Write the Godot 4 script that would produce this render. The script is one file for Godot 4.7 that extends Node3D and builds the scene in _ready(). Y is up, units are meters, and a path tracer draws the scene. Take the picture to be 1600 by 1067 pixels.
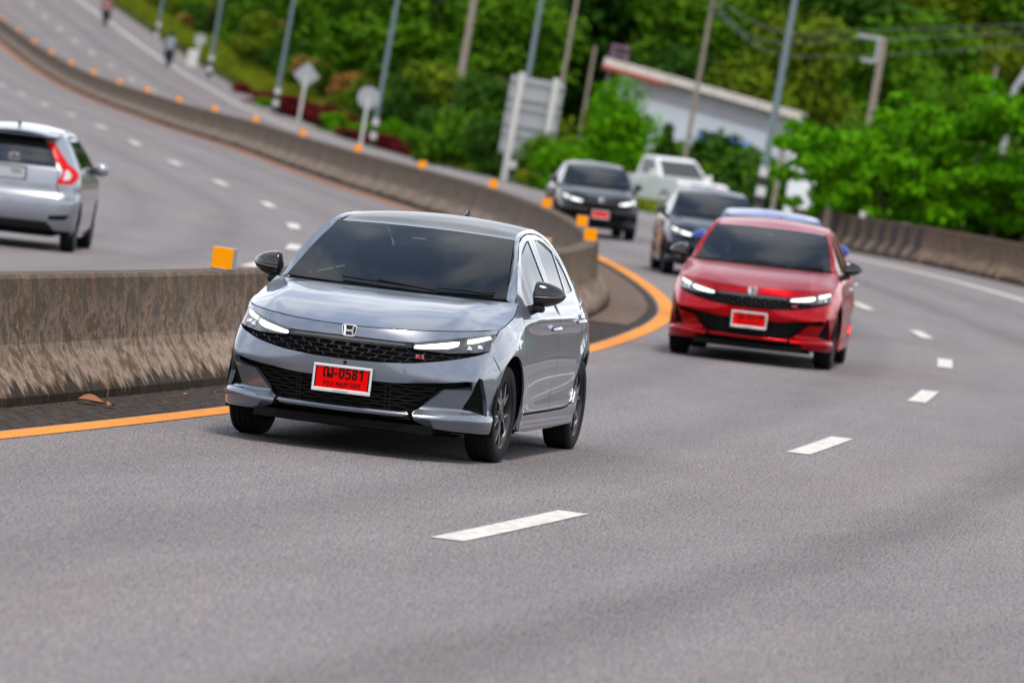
extends Node3D

# ---------------------------------------------------------------- camera and light
const CAM_H := 1.9943
const CAM_F := 8886.56
const CAM_PITCH := 0.0351746
const CAM_ROLL := 0.1104767
const LEAN := Vector3(0.065, 0.998, 0.0)

var M := {}
var cache := {}
var used_names := {}
var rng := RandomNumberGenerator.new()

class MB:
	var v := PackedVector3Array()
	var n := PackedVector3Array()
	var uv := PackedVector2Array()
	var uv2 := PackedVector2Array()
	var c := PackedColorArray()
	var i := PackedInt32Array()
	var has_c := false
	var has_uv2 := false
	var xf := Transform3D()
	func vert(p: Vector3, nn: Vector3, t := Vector2.ZERO, col := Color.WHITE, t2 := Vector2.ZERO) -> int:
		v.append(xf * p)
		n.append((xf.basis * nn).normalized())
		uv.append(t)
		uv2.append(t2)
		c.append(col)
		return v.size() - 1
	func tri(a: int, b: int, d: int) -> void:
		var g := (v[d] - v[a]).cross(v[b] - v[a])
		if g.dot(n[a] + n[b] + n[d]) < 0.0:
			i.append_array([a, d, b])
		else:
			i.append_array([a, b, d])
	func quad(a: int, b: int, d: int, e: int) -> void:
		tri(a, b, d)
		tri(a, d, e)
	func face(p: Array, col := Color.WHITE) -> void:
		# flat polygon fan, facing away from nothing in particular: normal by winding (counter-clockwise seen from outside)
		var nn: Vector3 = (p[1] - p[0]).cross(p[2] - p[0]).normalized()
		var k := []
		for q in p:
			k.append(vert(q, nn, Vector2(q.x + q.z, q.y), col))
		for j in range(1, p.size() - 1):
			tri(k[0], k[j], k[j + 1])
	func mesh() -> ArrayMesh:
		var a := []
		a.resize(Mesh.ARRAY_MAX)
		a[Mesh.ARRAY_VERTEX] = v
		a[Mesh.ARRAY_NORMAL] = n
		a[Mesh.ARRAY_TEX_UV] = uv
		if has_uv2: a[Mesh.ARRAY_TEX_UV2] = uv2
		if has_c: a[Mesh.ARRAY_COLOR] = c
		a[Mesh.ARRAY_INDEX] = i
		var m := ArrayMesh.new()
		if i.size() > 0:
			m.add_surface_from_arrays(Mesh.PRIMITIVE_TRIANGLES, a)
		return m
	func box(ctr: Vector3, size: Vector3, bev := 0.0, bs := Basis()) -> void:
		# chamfered box
		var h := size * 0.5
		var b: float = min(bev, min(h.x, min(h.y, h.z)) * 0.9)
		for ax in 3:
			for s in [-1.0, 1.0]:
				var u := (ax + 1) % 3
				var w := (ax + 2) % 3
				var p := []
				for k in [[-1, -1], [1, -1], [1, 1], [-1, 1]]:
					var q := Vector3()
					q[ax] = s * h[ax]
					q[u] = k[0] * (h[u] - b)
					q[w] = k[1] * (h[w] - b)
					p.append(ctr + bs * q)
				if s < 0: p.reverse()
				face(p)
		if b > 0.0:
			for ax in 3:
				var u := (ax + 1) % 3
				var w := (ax + 2) % 3
				for su in [-1.0, 1.0]:
					for sw in [-1.0, 1.0]:
						var p := []
						for k in [[-1, 0], [1, 0], [1, 1], [-1, 1]]:
							var q := Vector3()
							q[ax] = k[0] * (h[ax] - b)
							q[u] = su * (h[u] - (b if k[1] == 0 else 0.0))
							q[w] = sw * (h[w] - (0.0 if k[1] == 0 else b))
							p.append(ctr + bs * q)
						var want: Vector3 = bs * (Vector3.ZERO)
						var nn: Vector3 = (p[1] - p[0]).cross(p[2] - p[0])
						var dirv := Vector3()
						dirv[u] = su
						dirv[w] = sw
						want = bs * dirv
						if nn.dot(want) < 0: p.reverse()
						face(p)
			for sx in [-1.0, 1.0]:
				for sy in [-1.0, 1.0]:
					for sz in [-1.0, 1.0]:
						var sg := Vector3(sx, sy, sz)
						var p := []
						for ax in 3:
							var q := Vector3()
							for k in 3:
								q[k] = sg[k] * (h[k] - (0.0 if k == ax else b))
							p.append(ctr + bs * q)
						if ((p[1] - p[0]).cross(p[2] - p[0])).dot(bs * sg) < 0: p.reverse()
						face(p)
	func lathe(prof: Array, seg: int, axis := Vector3.UP, org := Vector3.ZERO, sharp := false) -> void:
		# prof: Vector2(radius, along axis)
		var up := axis.normalized()
		var sx := up.cross(Vector3(0, 0, 1) if absf(up.z) < 0.9 else Vector3(1, 0, 0)).normalized()
		var sz := sx.cross(up)
		var m := prof.size()
		var nr := []
		for k in m - 1:
			var d: Vector2 = prof[k + 1] - prof[k]
			nr.append(Vector2(d.y, -d.x).normalized())
		for k in m - 1:
			for e in 2:
				pass
		var start := v.size()
		for k in m - 1:
			var na: Vector2 = nr[k]
			var nb: Vector2 = nr[k]
			if not sharp:
				if k > 0 and nr[k - 1].dot(nr[k]) > 0.7: na = (nr[k - 1] + nr[k]).normalized()
				if k < m - 2 and nr[k + 1].dot(nr[k]) > 0.7: nb = (nr[k + 1] + nr[k]).normalized()
			var base := v.size()
			for j in seg + 1:
				var a := TAU * j / seg
				var rd := sx * cos(a) + sz * sin(a)
				vert(org + rd * prof[k].x + up * prof[k].y, rd * na.x + up * na.y, Vector2(float(j) / seg, prof[k].y))
				vert(org + rd * prof[k + 1].x + up * prof[k + 1].y, rd * nb.x + up * nb.y, Vector2(float(j) / seg, prof[k + 1].y))
			for j in seg:
				quad(base + j * 2, base + j * 2 + 1, base + j * 2 + 3, base + j * 2 + 2)
	func tube(pts: Array, rad, seg := 8) -> void:
		var prev := Vector3.ZERO
		var base := v.size()
		var m := pts.size()
		for k in m:
			var d: Vector3 = (pts[min(k + 1, m - 1)] - pts[max(k - 1, 0)]).normalized()
			var sx := prev
			if sx == Vector3.ZERO or absf(sx.dot(d)) > 0.99:
				sx = d.cross(Vector3(0, 1, 0) if absf(d.y) < 0.9 else Vector3(1, 0, 0)).normalized()
			else:
				sx = (sx - d * sx.dot(d)).normalized()
			prev = sx
			var sz := sx.cross(d)
			var r: float = rad[k] if rad is Array else rad
			for j in seg + 1:
				var a := TAU * j / seg
				var rd := sx * cos(a) + sz * sin(a)
				vert(pts[k] + rd * r, rd, Vector2(float(j) / seg, float(k)))
		for k in m - 1:
			for j in seg:
				var q := base + k * (seg + 1) + j
				quad(q, q + 1, q + seg + 2, q + seg + 1)
		for e in [0, m - 1]:
			var d: Vector3 = (pts[min(e + 1, m - 1)] - pts[max(e - 1, 0)]).normalized() * (-1.0 if e == 0 else 1.0)
			var cc := vert(pts[e], d)
			var ring := []
			for j in seg + 1:
				ring.append(vert(xf.affine_inverse() * v[base + e * (seg + 1) + j], d))
			for j in seg:
				tri(cc, ring[j], ring[j + 1])
	func grid(P: Array, cols: int, uvs := [], uv2s := []) -> void:
		# P row-major smooth grid, normals by differences; orientation +/- decided by first cell
		var rows := P.size() / cols
		var base := v.size()
		for r in rows:
			for k in cols:
				var du: Vector3 = P[r * cols + min(k + 1, cols - 1)] - P[r * cols + max(k - 1, 0)]
				var dv: Vector3 = P[min(r + 1, rows - 1) * cols + k] - P[max(r - 1, 0) * cols + k]
				var nn := du.cross(dv).normalized()
				vert(P[r * cols + k], nn, uvs[r * cols + k] if uvs.size() else Vector2(k, r), Color.WHITE, uv2s[r * cols + k] if uv2s.size() else Vector2.ZERO)
		for r in rows - 1:
			for k in cols - 1:
				var q := base + r * cols + k
				quad(q, q + 1, q + cols + 1, q + cols)
	func panel(fn: Callable, poly: PackedVector2Array, step: Vector2, out_dir: Callable, holes := [], depth := 0.0) -> void:
		# a piece of the surface fn(a, b) bounded by the polygon, cut into a grid of cells
		var lo := poly[0]
		var hi := poly[0]
		for p in poly:
			lo = lo.min(p)
			hi = hi.max(p)
		var seen := {}
		var na := int(ceil((hi.x - lo.x) / step.x))
		var nb := int(ceil((hi.y - lo.y) / step.y))
		for a in na:
			for b in nb:
				var c0 := lo + Vector2(a, b) * step
				var cell := PackedVector2Array([c0, c0 + Vector2(step.x, 0), c0 + step, c0 + Vector2(0, step.y)])
				var pieces: Array = Geometry2D.intersect_polygons(cell, poly)
				for hpoly in holes:
					var next := []
					for pc in pieces:
						next.append_array(Geometry2D.clip_polygons(pc, hpoly))
					pieces = next
				for pc in pieces:
					if pc.size() < 3 or Geometry2D.is_polygon_clockwise(pc): continue
					var tr := Geometry2D.triangulate_polygon(pc)
					if tr.is_empty(): continue
					var ix := []
					for q in pc:
						var key := Vector2i((q * 20000.0).round())
						if not seen.has(key):
							var pn := surf_n(fn, q, out_dir)
							seen[key] = vert(pn[0], pn[1], q)
						ix.append(seen[key])
					for t in range(0, tr.size(), 3):
						tri(ix[tr[t]], ix[tr[t + 1]], ix[tr[t + 2]])
		if depth > 0.0:
			wall(fn, poly, depth, out_dir)
			for hpoly in holes:
				wall(fn, hpoly, depth, out_dir, true)
	func surf_n(fn: Callable, q: Vector2, out_dir: Callable) -> Array:
		var e := 0.004
		var p: Vector3 = fn.call(q.x, q.y)
		var du: Vector3 = fn.call(q.x + e, q.y) - fn.call(q.x - e, q.y)
		var dv: Vector3 = fn.call(q.x, q.y + e) - fn.call(q.x, q.y - e)
		var nn := du.cross(dv).normalized()
		if nn.dot(out_dir.call(p)) < 0.0: nn = -nn
		return [p, nn]
	func wall(fn: Callable, poly: PackedVector2Array, depth: float, out_dir: Callable, inward := false) -> void:
		var m := poly.size()
		for k in m:
			var a := poly[k]
			var b := poly[(k + 1) % m]
			if a.distance_to(b) < 0.0005: continue
			var cnt := int(clampf(ceil(a.distance_to(b) / 0.25), 1, 12))
			for j in cnt:
				var s0 := surf_n(fn, a.lerp(b, float(j) / cnt), out_dir)
				var s1 := surf_n(fn, a.lerp(b, float(j + 1) / cnt), out_dir)
				var p0: Vector3 = s0[0]
				var p1: Vector3 = s1[0]
				var nn: Vector3 = (p1 - p0).cross(s0[1]).normalized()
				var q := [vert(p0, nn), vert(p1, nn), vert(p1 - s1[1] * depth, nn), vert(p0 - s0[1] * depth, nn)]
				quad(q[0], q[1], q[2], q[3])
	func mirrored() -> MB:
		var o := MB.new()
		o.has_c = has_c
		o.has_uv2 = has_uv2
		for k in v.size():
			o.v.append(Vector3(-v[k].x, v[k].y, v[k].z))
			o.n.append(Vector3(-n[k].x, n[k].y, n[k].z))
		o.uv = uv.duplicate()
		o.uv2 = uv2.duplicate()
		o.c = c.duplicate()
		for k in range(0, i.size(), 3):
			o.i.append_array([i[k], i[k + 2], i[k + 1]])
		return o
	func add(o: MB) -> void:
		var b := v.size()
		for k in o.v.size():
			v.append(xf * o.v[k])
			n.append((xf.basis * o.n[k]).normalized())
		uv.append_array(o.uv)
		uv2.append_array(o.uv2)
		c.append_array(o.c)
		for k in o.i:
			i.append(b + k)
	func warp(f: Callable) -> void:
		for k in v.size():
			v[k] = f.call(v[k])

func numbered(called: String) -> String:
	var k: int = used_names.get(called, 0)
	used_names[called] = k + 1
	return called if k == 0 else "%s_%03d" % [called, k]

func tag(o: Node, label: String, category: String, group := "", kind := "") -> Node:
	if label: o.set_meta("label", label)
	if category: o.set_meta("category", category)
	if group: o.set_meta("group", group)
	if kind: o.set_meta("kind", kind)
	return o

func part(called: String, mesh: Mesh, mat: Material, parent: Node3D) -> MeshInstance3D:
	var o := MeshInstance3D.new()
	o.name = called
	o.mesh = mesh
	o.material_override = mat
	parent.add_child(o, true)
	return o

func single(called: String, mesh: Mesh, mat: Material) -> MeshInstance3D:
	var o := MeshInstance3D.new()
	o.name = numbered(called)
	o.mesh = mesh
	o.material_override = mat
	add_child(o)
	return o

func base(called: String, where: Vector3, turn := 0.0) -> Node3D:
	var o := Node3D.new()
	o.name = numbered(called)
	o.position = where
	o.rotation.y = turn
	add_child(o)
	return o

func structure(called: String, mesh: Mesh, mat: Material) -> MeshInstance3D:
	var o := single(called, mesh, mat)
	o.set_meta("kind", "structure")
	return o

func lin(r: float, g: float, b: float) -> Color:
	return Color(r, g, b).linear_to_srgb()

func mat(called: String, col: Color, rough := 0.6, metal := 0.0) -> StandardMaterial3D:
	var m := StandardMaterial3D.new()
	m.resource_name = called
	m.albedo_color = col.linear_to_srgb()
	m.roughness = rough
	m.metallic = metal
	M[called] = m
	return m

func paint(called: String, col: Color, metal := 0.25, rough := 0.38) -> StandardMaterial3D:
	var m := mat(called, col, rough, metal)
	m.metallic_specular = 0.25
	m.clearcoat_enabled = true
	m.clearcoat = 1.0
	m.clearcoat_roughness = 0.02
	return m

func glass(called: String, col: Color, alpha: float) -> StandardMaterial3D:
	var m := mat(called, col, 0.02, 0.0)
	m.albedo_color.a = alpha
	m.transparency = BaseMaterial3D.TRANSPARENCY_ALPHA
	return m

func _ready() -> void:
	rng.seed = 7
	setup_view()
	make_materials()
	build_ground()
	build_median()
	build_right_side()
	build_roadside()
	build_trees()
	build_cars()
	build_details()

func setup_view() -> void:
	var cam := Camera3D.new()
	cam.name = "camera"
	var cp := cos(CAM_PITCH)
	var sp := sin(CAM_PITCH)
	var r0 := Vector3(1, 0, 0)
	var u0 := Vector3(0, cp, -sp)
	var b0 := Vector3(0, sp, cp)
	var right := r0 * cos(CAM_ROLL) + u0 * sin(CAM_ROLL)
	var up := u0 * cos(CAM_ROLL) - r0 * sin(CAM_ROLL)
	cam.transform = Transform3D(Basis(right, up, b0), Vector3(0, CAM_H, 0))
	cam.fov = rad_to_deg(2.0 * atan(341.0 / (CAM_F * 0.64)))
	cam.near = 0.5
	cam.far = 3000.0
	var at := CameraAttributesPhysical.new()
	at.frustum_focal_length = 200.0
	at.frustum_focus_distance = 34.9
	at.exposure_aperture = 3.6
	cam.attributes = at
	cam.current = true
	add_child(cam)
	# an even, bright overcast sky with soft clouds
	var w := 1024
	var h := 512
	var img := Image.create(w, h, false, Image.FORMAT_RGBF)
	var nz := FastNoiseLite.new()
	nz.seed = 11
	nz.noise_type = FastNoiseLite.TYPE_SIMPLEX_SMOOTH
	nz.frequency = 1.0
	nz.fractal_octaves = 5
	nz.fractal_gain = 0.52
	for y in h:
		var el := PI * (0.5 - (y + 0.5) / h)
		for x in w:
			var az := TAU * (x + 0.5) / w
			var d := Vector3(cos(el) * cos(az), sin(el), cos(el) * sin(az))
			var k := d / (absf(d.y) + 0.22)
			var c := nz.get_noise_3d(k.x * 2.4, 3.0, k.z * 4.2) * 0.5 + 0.5
			var t := smoothstep(0.34, 0.70, c)
			var haze := pow(1.0 - clampf(d.y, 0.0, 1.0), 2.2)
			var clear := Color(0.26, 0.37, 0.58).lerp(Color(0.84, 0.88, 0.94), haze)
			var cloud := Color(0.80, 0.84, 0.90).lerp(Color(1.55, 1.55, 1.55), haze)
			img.set_pixel(x, y, clear.lerp(cloud, t))
	var sky_mat := PanoramaSkyMaterial.new()
	sky_mat.panorama = ImageTexture.create_from_image(img)
	var sky := Sky.new()
	sky.sky_material = sky_mat
	var env := Environment.new()
	env.background_mode = Environment.BG_SKY
	env.sky = sky
	env.background_energy_multiplier = 0.78
	env.tonemap_mode = Environment.TONE_MAPPER_LINEAR
	env.tonemap_exposure = 2.05
	env.sdfgi_enabled = true
	env.ssao_enabled = true
	env.ssil_enabled = true
	var we := WorldEnvironment.new()
	we.name = "world"
	we.environment = env
	add_child(we)
	var sun := DirectionalLight3D.new()
	sun.name = "sun"
	sun.light_energy = 0.5
	sun.light_angular_distance = 14.0
	sun.light_color = Color(1.0, 0.93, 0.85)
	sun.shadow_enabled = true
	sun.rotation_degrees = Vector3(-68, 28, 0)
	add_child(sun)

# ---------------------------------------------------------------- the shape of the road
# distance ahead, x of the median, height of the road there (levelled on the banked road near the camera)
const PD := [-60.0, -40.0, -20.0, -8.0, 4.0, 16.0, 28.0, 40.0, 52.0, 64.0, 74.0, 86.0, 98.0, 110.0, 121.8, 133.7, 145.6, 157.4, 169.3, 181.2, 193.0, 204.9, 216.7, 228.6, 240.4, 252.3, 264.1, 275.9, 300.0, 330.0, 360.0, 400.0, 520.0]
const PX := [-42.0, -30.2, -20.31, -15.45, -11.28, -7.76, -4.86, -2.57, -0.86, 0.32, 0.86, 0.86, 0.34, -0.69, -2.29, -4.05, -5.86, -7.66, -9.48, -11.31, -13.14, -14.99, -16.84, -18.72, -20.55, -22.4, -24.25, -26.13, -29.9, -34.7, -39.5, -45.9, -65.0]
const PH := [0.0, 0.0, 0.0, 0.0, 0.0, 0.0, 0.0, 0.0, 0.0, 0.0, 0.0, 0.01, 0.1, 0.23, 0.37, 0.51, 0.69, 0.9, 1.05, 1.21, 1.42, 1.62, 1.88, 2.2, 2.6, 3.06, 3.6, 4.15, 5.4, 7.2, 9.0, 11.4, 18.0]
const TD := [86.0, 110.0, 122.0, 134.0, 146.0, 158.0, 170.0, 181.0, 193.0, 220.0, 250.0, 400.0]
const TB := [0.0, 0.0, -0.005, -0.016, -0.037, -0.045, -0.055, -0.058, -0.06, -0.075, -0.09, -0.09]

func tab(xs: Array, ys: Array, x: float) -> float:
	var m := xs.size()
	if x <= xs[0]: return ys[0]
	if x >= xs[m - 1]: return ys[m - 1]
	var k: int = xs.bsearch(x) - 1
	k = clampi(k, 0, m - 2)
	var t: float = (x - xs[k]) / (xs[k + 1] - xs[k])
	return lerpf(ys[k], ys[k + 1], t)

func tabc(xs: Array, ys: Array, x: float) -> float:
	var m := xs.size()
	if x <= xs[0]: return ys[0]
	if x >= xs[m - 1]: return ys[m - 1]
	var k: int = clampi(xs.bsearch(x) - 1, 0, m - 2)
	var h: float = xs[k + 1] - xs[k]
	var t: float = (x - xs[k]) / h
	var m0: float = (ys[k + 1] - ys[max(k - 1, 0)]) / (xs[k + 1] - xs[max(k - 1, 0)])
	var m1: float = (ys[min(k + 2, m - 1)] - ys[k]) / (xs[min(k + 2, m - 1)] - xs[k])
	var t2 := t * t
	var t3 := t2 * t
	return (2 * t3 - 3 * t2 + 1) * ys[k] + (t3 - 2 * t2 + t) * h * m0 + (-2 * t3 + 3 * t2) * ys[k + 1] + (t3 - t2) * h * m1

func xb(d: float) -> float:
	return tabc(PD, PX, d)

func gh(x: float, z: float) -> float:
	return tabc(PD, PH, -z) + tab(TD, TB, -z) * clampf(x - xb(-z), -14.0, 40.0)

func road(d: float, off: float, lift := 0.0) -> Vector3:
	var dx := (xb(d + 1.0) - xb(d - 1.0)) * 0.5
	var q := sqrt(1.0 + dx * dx)
	var x := xb(d) + off / q
	var z := -(d - off * dx / q)
	return Vector3(x, gh(x, z) + lift, z)

func heading(d: float) -> float:
	# turn about y that makes +z run along the road towards the camera
	var dx := (xb(d + 1.0) - xb(d - 1.0)) * 0.5
	return atan2(-dx, 1.0)

func along(d: float) -> float:
	return d * 1.01

func at_px(px: float, py: float, dist: float) -> Vector3:
	# the point seen at a pixel of the photograph, at a known distance ahead
	var cp := cos(CAM_PITCH)
	var sp := sin(CAM_PITCH)
	var r0 := Vector3(1, 0, 0)
	var u0 := Vector3(0, cp, -sp)
	var right := r0 * cos(CAM_ROLL) + u0 * sin(CAM_ROLL)
	var up := u0 * cos(CAM_ROLL) - r0 * sin(CAM_ROLL)
	var d := right * ((px - 800.0) / CAM_F) + up * ((533.5 - py) / CAM_F) - Vector3(0, sp, cp)
	return Vector3(0, CAM_H, 0) + d * (dist / -d.z)

func ground_hit(px: float, py: float) -> Vector3:
	# where the line of sight through a pixel meets the road
	var d := 20.0
	while d < 420.0:
		var p := at_px(px, py, d)
		if p.y <= gh(p.x, p.z): return Vector3(p.x, gh(p.x, p.z), p.z)
		d += 0.25
	return at_px(px, py, 400.0)

# ---------------------------------------------------------------- materials
func noise_bytes(size: int, freq: float, sd: int, type := FastNoiseLite.TYPE_SIMPLEX_SMOOTH, oct := 3) -> PackedByteArray:
	var nz := FastNoiseLite.new()
	nz.seed = sd
	nz.noise_type = type
	nz.frequency = freq
	nz.fractal_octaves = oct
	var im := nz.get_seamless_image(size, size)
	im.convert(Image.FORMAT_L8)
	return im.get_data()

func rgb_tex(w: int, h: int, data: PackedByteArray) -> ImageTexture:
	return ImageTexture.create_from_image(Image.create_from_data(w, h, false, Image.FORMAT_RGB8, data))

func srgb_byte(l: float) -> int:
	l = clampf(l, 0.0, 1.0)
	var s := l * 12.92 if l <= 0.0031308 else 1.055 * pow(l, 1.0 / 2.4) - 0.055
	return int(round(s * 255.0))

func speckle_tex(size: int, base_col: Color, fine: PackedByteArray, broad: PackedByteArray, k_fine: float, k_broad: float, tint := 0.05) -> ImageTexture:
	var out := PackedByteArray()
	out.resize(size * size * 3)
	for i in size * size:
		var f := (fine[i] / 255.0 - 0.5) * 2.0
		var g := (broad[i] / 255.0 - 0.5) * 2.0
		var k := maxf(0.05, 1.0 + k_fine * f + k_broad * g)
		var t := tint * f * g
		out[i * 3] = srgb_byte(base_col.r * k * (1.0 + t))
		out[i * 3 + 1] = srgb_byte(base_col.g * k)
		out[i * 3 + 2] = srgb_byte(base_col.b * k * (1.0 - t))
	return rgb_tex(size, size, out)

func grey_tex(size: int, data: PackedByteArray) -> ImageTexture:
	return ImageTexture.create_from_image(Image.create_from_data(size, size, false, Image.FORMAT_L8, data))

func make_materials() -> void:
	var fine := noise_bytes(512, 0.17, 3, FastNoiseLite.TYPE_SIMPLEX_SMOOTH, 2)
	var mid := noise_bytes(512, 0.02, 5, FastNoiseLite.TYPE_SIMPLEX_SMOOTH, 4)
	var cell := noise_bytes(512, 0.16, 9, FastNoiseLite.TYPE_CELLULAR, 1)
	# worn asphalt: light and dark aggregate
	var grain := PackedByteArray()
	grain.resize(512 * 512)
	for i in 512 * 512:
		grain[i] = clampi(int(128.0 + 2.1 * (0.6 * fine[i] + 0.4 * (255 - cell[i]) - 128.0)), 0, 255)
	var asphalt := mat("asphalt", Color(1, 1, 1), 0.9)
	asphalt.albedo_texture = speckle_tex(512, Color(0.156, 0.144, 0.147), grain, mid, 1.15, 0.16, 0.12)
	asphalt.heightmap_enabled = true
	asphalt.heightmap_texture = grey_tex(512, grain)
	asphalt.heightmap_scale = 0.3
	asphalt.metallic_specular = 0.24
	asphalt.detail_enabled = true
	asphalt.detail_uv_layer = BaseMaterial3D.DETAIL_UV_2
	asphalt.detail_blend_mode = BaseMaterial3D.BLEND_MODE_MUL
	asphalt.detail_albedo = stain_tex()
	var white := mat("road_white", Color(1, 1, 1), 0.75)
	white.albedo_texture = speckle_tex(512, Color(0.50, 0.485, 0.455), grain, mid, 0.22, 0.26)
	white.uv1_triplanar = true
	white.uv1_world_triplanar = true
	white.uv1_scale = Vector3.ONE * 0.7
	var yellow := mat("road_yellow", Color(1, 1, 1), 0.75)
	yellow.albedo_texture = speckle_tex(512, Color(0.60, 0.235, 0.05), grain, mid, 0.28, 0.18)
	yellow.uv1_triplanar = true
	yellow.uv1_world_triplanar = true
	yellow.uv1_scale = Vector3.ONE * 0.7
	var old_yellow := mat("road_yellow_old", Color(1, 1, 1), 0.8)
	old_yellow.albedo_texture = speckle_tex(512, Color(0.33, 0.155, 0.085), grain, mid, 0.3, 0.4)
	old_yellow.uv1_triplanar = true
	old_yellow.uv1_world_triplanar = true
	old_yellow.uv1_scale = Vector3.ONE * 0.7
	var dirt := mat("gutter_dirt", Color(1, 1, 1), 0.95)
	dirt.albedo_texture = speckle_tex(512, Color(0.046, 0.039, 0.036), grain, mid, 0.6, 0.9, 0.2)
	dirt.uv1_triplanar = true
	dirt.uv1_world_triplanar = true
	dirt.uv1_scale = Vector3.ONE * 0.9
	dirt.heightmap_enabled = true
	dirt.heightmap_texture = grey_tex(512, mid)
	dirt.heightmap_scale = 0.5
	var sand := mat("median_sand", Color(1, 1, 1), 0.95)
	sand.albedo_texture = speckle_tex(512, Color(0.125, 0.095, 0.078), grain, mid, 0.4, 0.7, 0.2)
	sand.uv1_triplanar = true
	sand.uv1_world_triplanar = true
	sand.uv1_scale = Vector3.ONE * 0.4
	var soil := mat("soil", Color(1, 1, 1), 0.95)
	soil.albedo_texture = speckle_tex(512, Color(0.035, 0.042, 0.012), mid, grain, 0.6, 0.5, 0.3)
	soil.uv1_triplanar = true
	soil.uv1_world_triplanar = true
	soil.uv1_scale = Vector3.ONE * 0.13
	# weathered concrete
	var conc := mat("barrier_concrete", Color(1, 1, 1), 0.88)
	conc.albedo_texture = streak_tex()
	var conc2 := mat("barrier_concrete_old", Color(0.86, 0.78, 0.72), 0.9)
	conc2.albedo_texture = conc.albedo_texture
	var cp := mat("concrete_pole", Color(1, 1, 1), 0.85)
	cp.albedo_texture = speckle_tex(512, Color(0.27, 0.23, 0.19), mid, fine, 0.25, 0.15, 0.1)
	cp.uv1_triplanar = true
	cp.uv1_scale = Vector3.ONE * 0.5
	for q in ["barrier_concrete", "barrier_concrete_old", "gutter_dirt", "median_sand", "soil", "concrete_pole", "road_yellow", "road_yellow_old", "road_white"]: M[q].metallic_specular = 0.12
	mat("lamp_pole", Color(0.17, 0.22, 0.24), 0.45, 0.55)
	mat("pole_white", Color(0.62, 0.62, 0.60), 0.7)
	mat("pole_black", Color(0.02, 0.02, 0.02), 0.7)
	mat("sign_back", Color(0.36, 0.37, 0.39), 0.5, 0.3)
	mat("sign_post", Color(0.55, 0.55, 0.53), 0.6)
	mat("orange_sheet", Color(0.95, 0.33, 0.002), 0.5).metallic_specular = 0.15
	mat("box_grey", Color(0.24, 0.23, 0.25), 0.7)
	mat("wall_white", Color(0.82, 0.84, 0.88), 0.8)
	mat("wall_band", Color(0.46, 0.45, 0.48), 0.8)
	mat("roof_sheet", Color(0.66, 0.60, 0.54), 0.6)
	mat("roof_red", Color(0.36, 0.06, 0.05), 0.6)
	mat("tarp_blue", Color(0.02, 0.08, 0.55), 0.5)
	mat("purple_frame", Color(0.16, 0.07, 0.14), 0.6)
	mat("wire", Color(0.06, 0.06, 0.06), 0.6)
	mat("teal", Color(0.05, 0.35, 0.30), 0.6)
	mat("bark", Color(0.09, 0.07, 0.05), 0.9)
	mat("pale_bark", Color(0.22, 0.19, 0.15), 0.9)
	mat("barrier_black", Color(0.040, 0.034, 0.032), 0.8)
	mat("dry_leaf", Color(0.26, 0.10, 0.035), 0.7)
	for a in [["leaf_mid", Color(0.072, 0.175, 0.010)], ["leaf_dark", Color(0.034, 0.092, 0.012)], ["leaf_bright", Color(0.090, 0.27, 0.006)], ["leaf_olive", Color(0.115, 0.175, 0.012)], ["leaf_red", Color(0.12, 0.014, 0.018)], ["leaf_grass", Color(0.15, 0.22, 0.02)], ["leaf_dry", Color(0.30, 0.17, 0.06)]]:
		var m := mat(a[0], a[1], 0.55)
		m.vertex_color_use_as_albedo = true
		m.metallic_specular = 0.06
		m.backlight_enabled = true
		m.backlight = (a[1] * 1.2).linear_to_srgb()
	# cars
	paint("paint_grey", Color(0.172, 0.194, 0.236), 0.62, 0.32)
	paint("paint_red", Color(0.40, 0.0003, 0.005), 0.85, 0.32).clearcoat = 0.4
	paint("paint_black", Color(0.005, 0.0055, 0.008), 0.0, 0.35)
	paint("paint_navy", Color(0.006, 0.009, 0.022), 0.1, 0.35)
	paint("paint_blue", Color(0.006, 0.045, 0.28), 0.6, 0.35)
	paint("paint_silver", Color(0.28, 0.295, 0.33), 0.75, 0.34)
	paint("paint_white", Color(0.74, 0.75, 0.73), 0.1, 0.36)
	for q in ["paint_black", "paint_navy"]:
		M[q].clearcoat = 0.7
		M[q].metallic_specular = 0.1
	paint("roof_black", Color(0.016, 0.017, 0.020), 0.0, 0.3).clearcoat = 0.4
	paint("gloss_black", Color(0.012, 0.012, 0.014), 0.0, 0.25)
	mat("trim_black", Color(0.014, 0.014, 0.015), 0.5)
	mat("matte_black", Color(0.010, 0.010, 0.010), 0.8)
	mat("tyre", Color(0.014, 0.014, 0.015), 0.72)
	mat("rim_dark", Color(0.045, 0.046, 0.05), 0.32, 0.6)
	mat("rim_bright", Color(0.55, 0.55, 0.57), 0.32, 0.7)
	mat("lamp_bar", Color(0.16, 0.16, 0.165), 0.35)
	mat("chrome", Color(0.72, 0.72, 0.74), 0.08, 1.0)
	mat("satin", Color(0.22, 0.22, 0.23), 0.3, 0.7)
	mat("disc", Color(0.25, 0.24, 0.23), 0.35, 0.9)
	mat("seat", Color(0.02, 0.02, 0.022), 0.8)
	mat("emblem_white", Color(0.78, 0.78, 0.8), 0.2, 0.6)
	for q in ["trim_black", "matte_black", "tyre", "seat", "barrier_black"]: M[q].metallic_specular = 0.22
	M.matte_black.metallic_specular = 0.08
	glass("screen_glass", Color(0.002, 0.005, 0.009), 0.72).metallic_specular = 0.30
	glass("side_glass", Color(0.004, 0.005, 0.006), 0.92).metallic_specular = 0.7
	glass("lens_glass", Color(0.03, 0.03, 0.032), 0.05)
	mat("lamp_housing", Color(0.018, 0.020, 0.020), 0.3, 0.0)
	var lamp := mat("headlamp_on", Color(0.9, 0.9, 0.9), 0.3)
	lamp.emission_enabled = true
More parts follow.
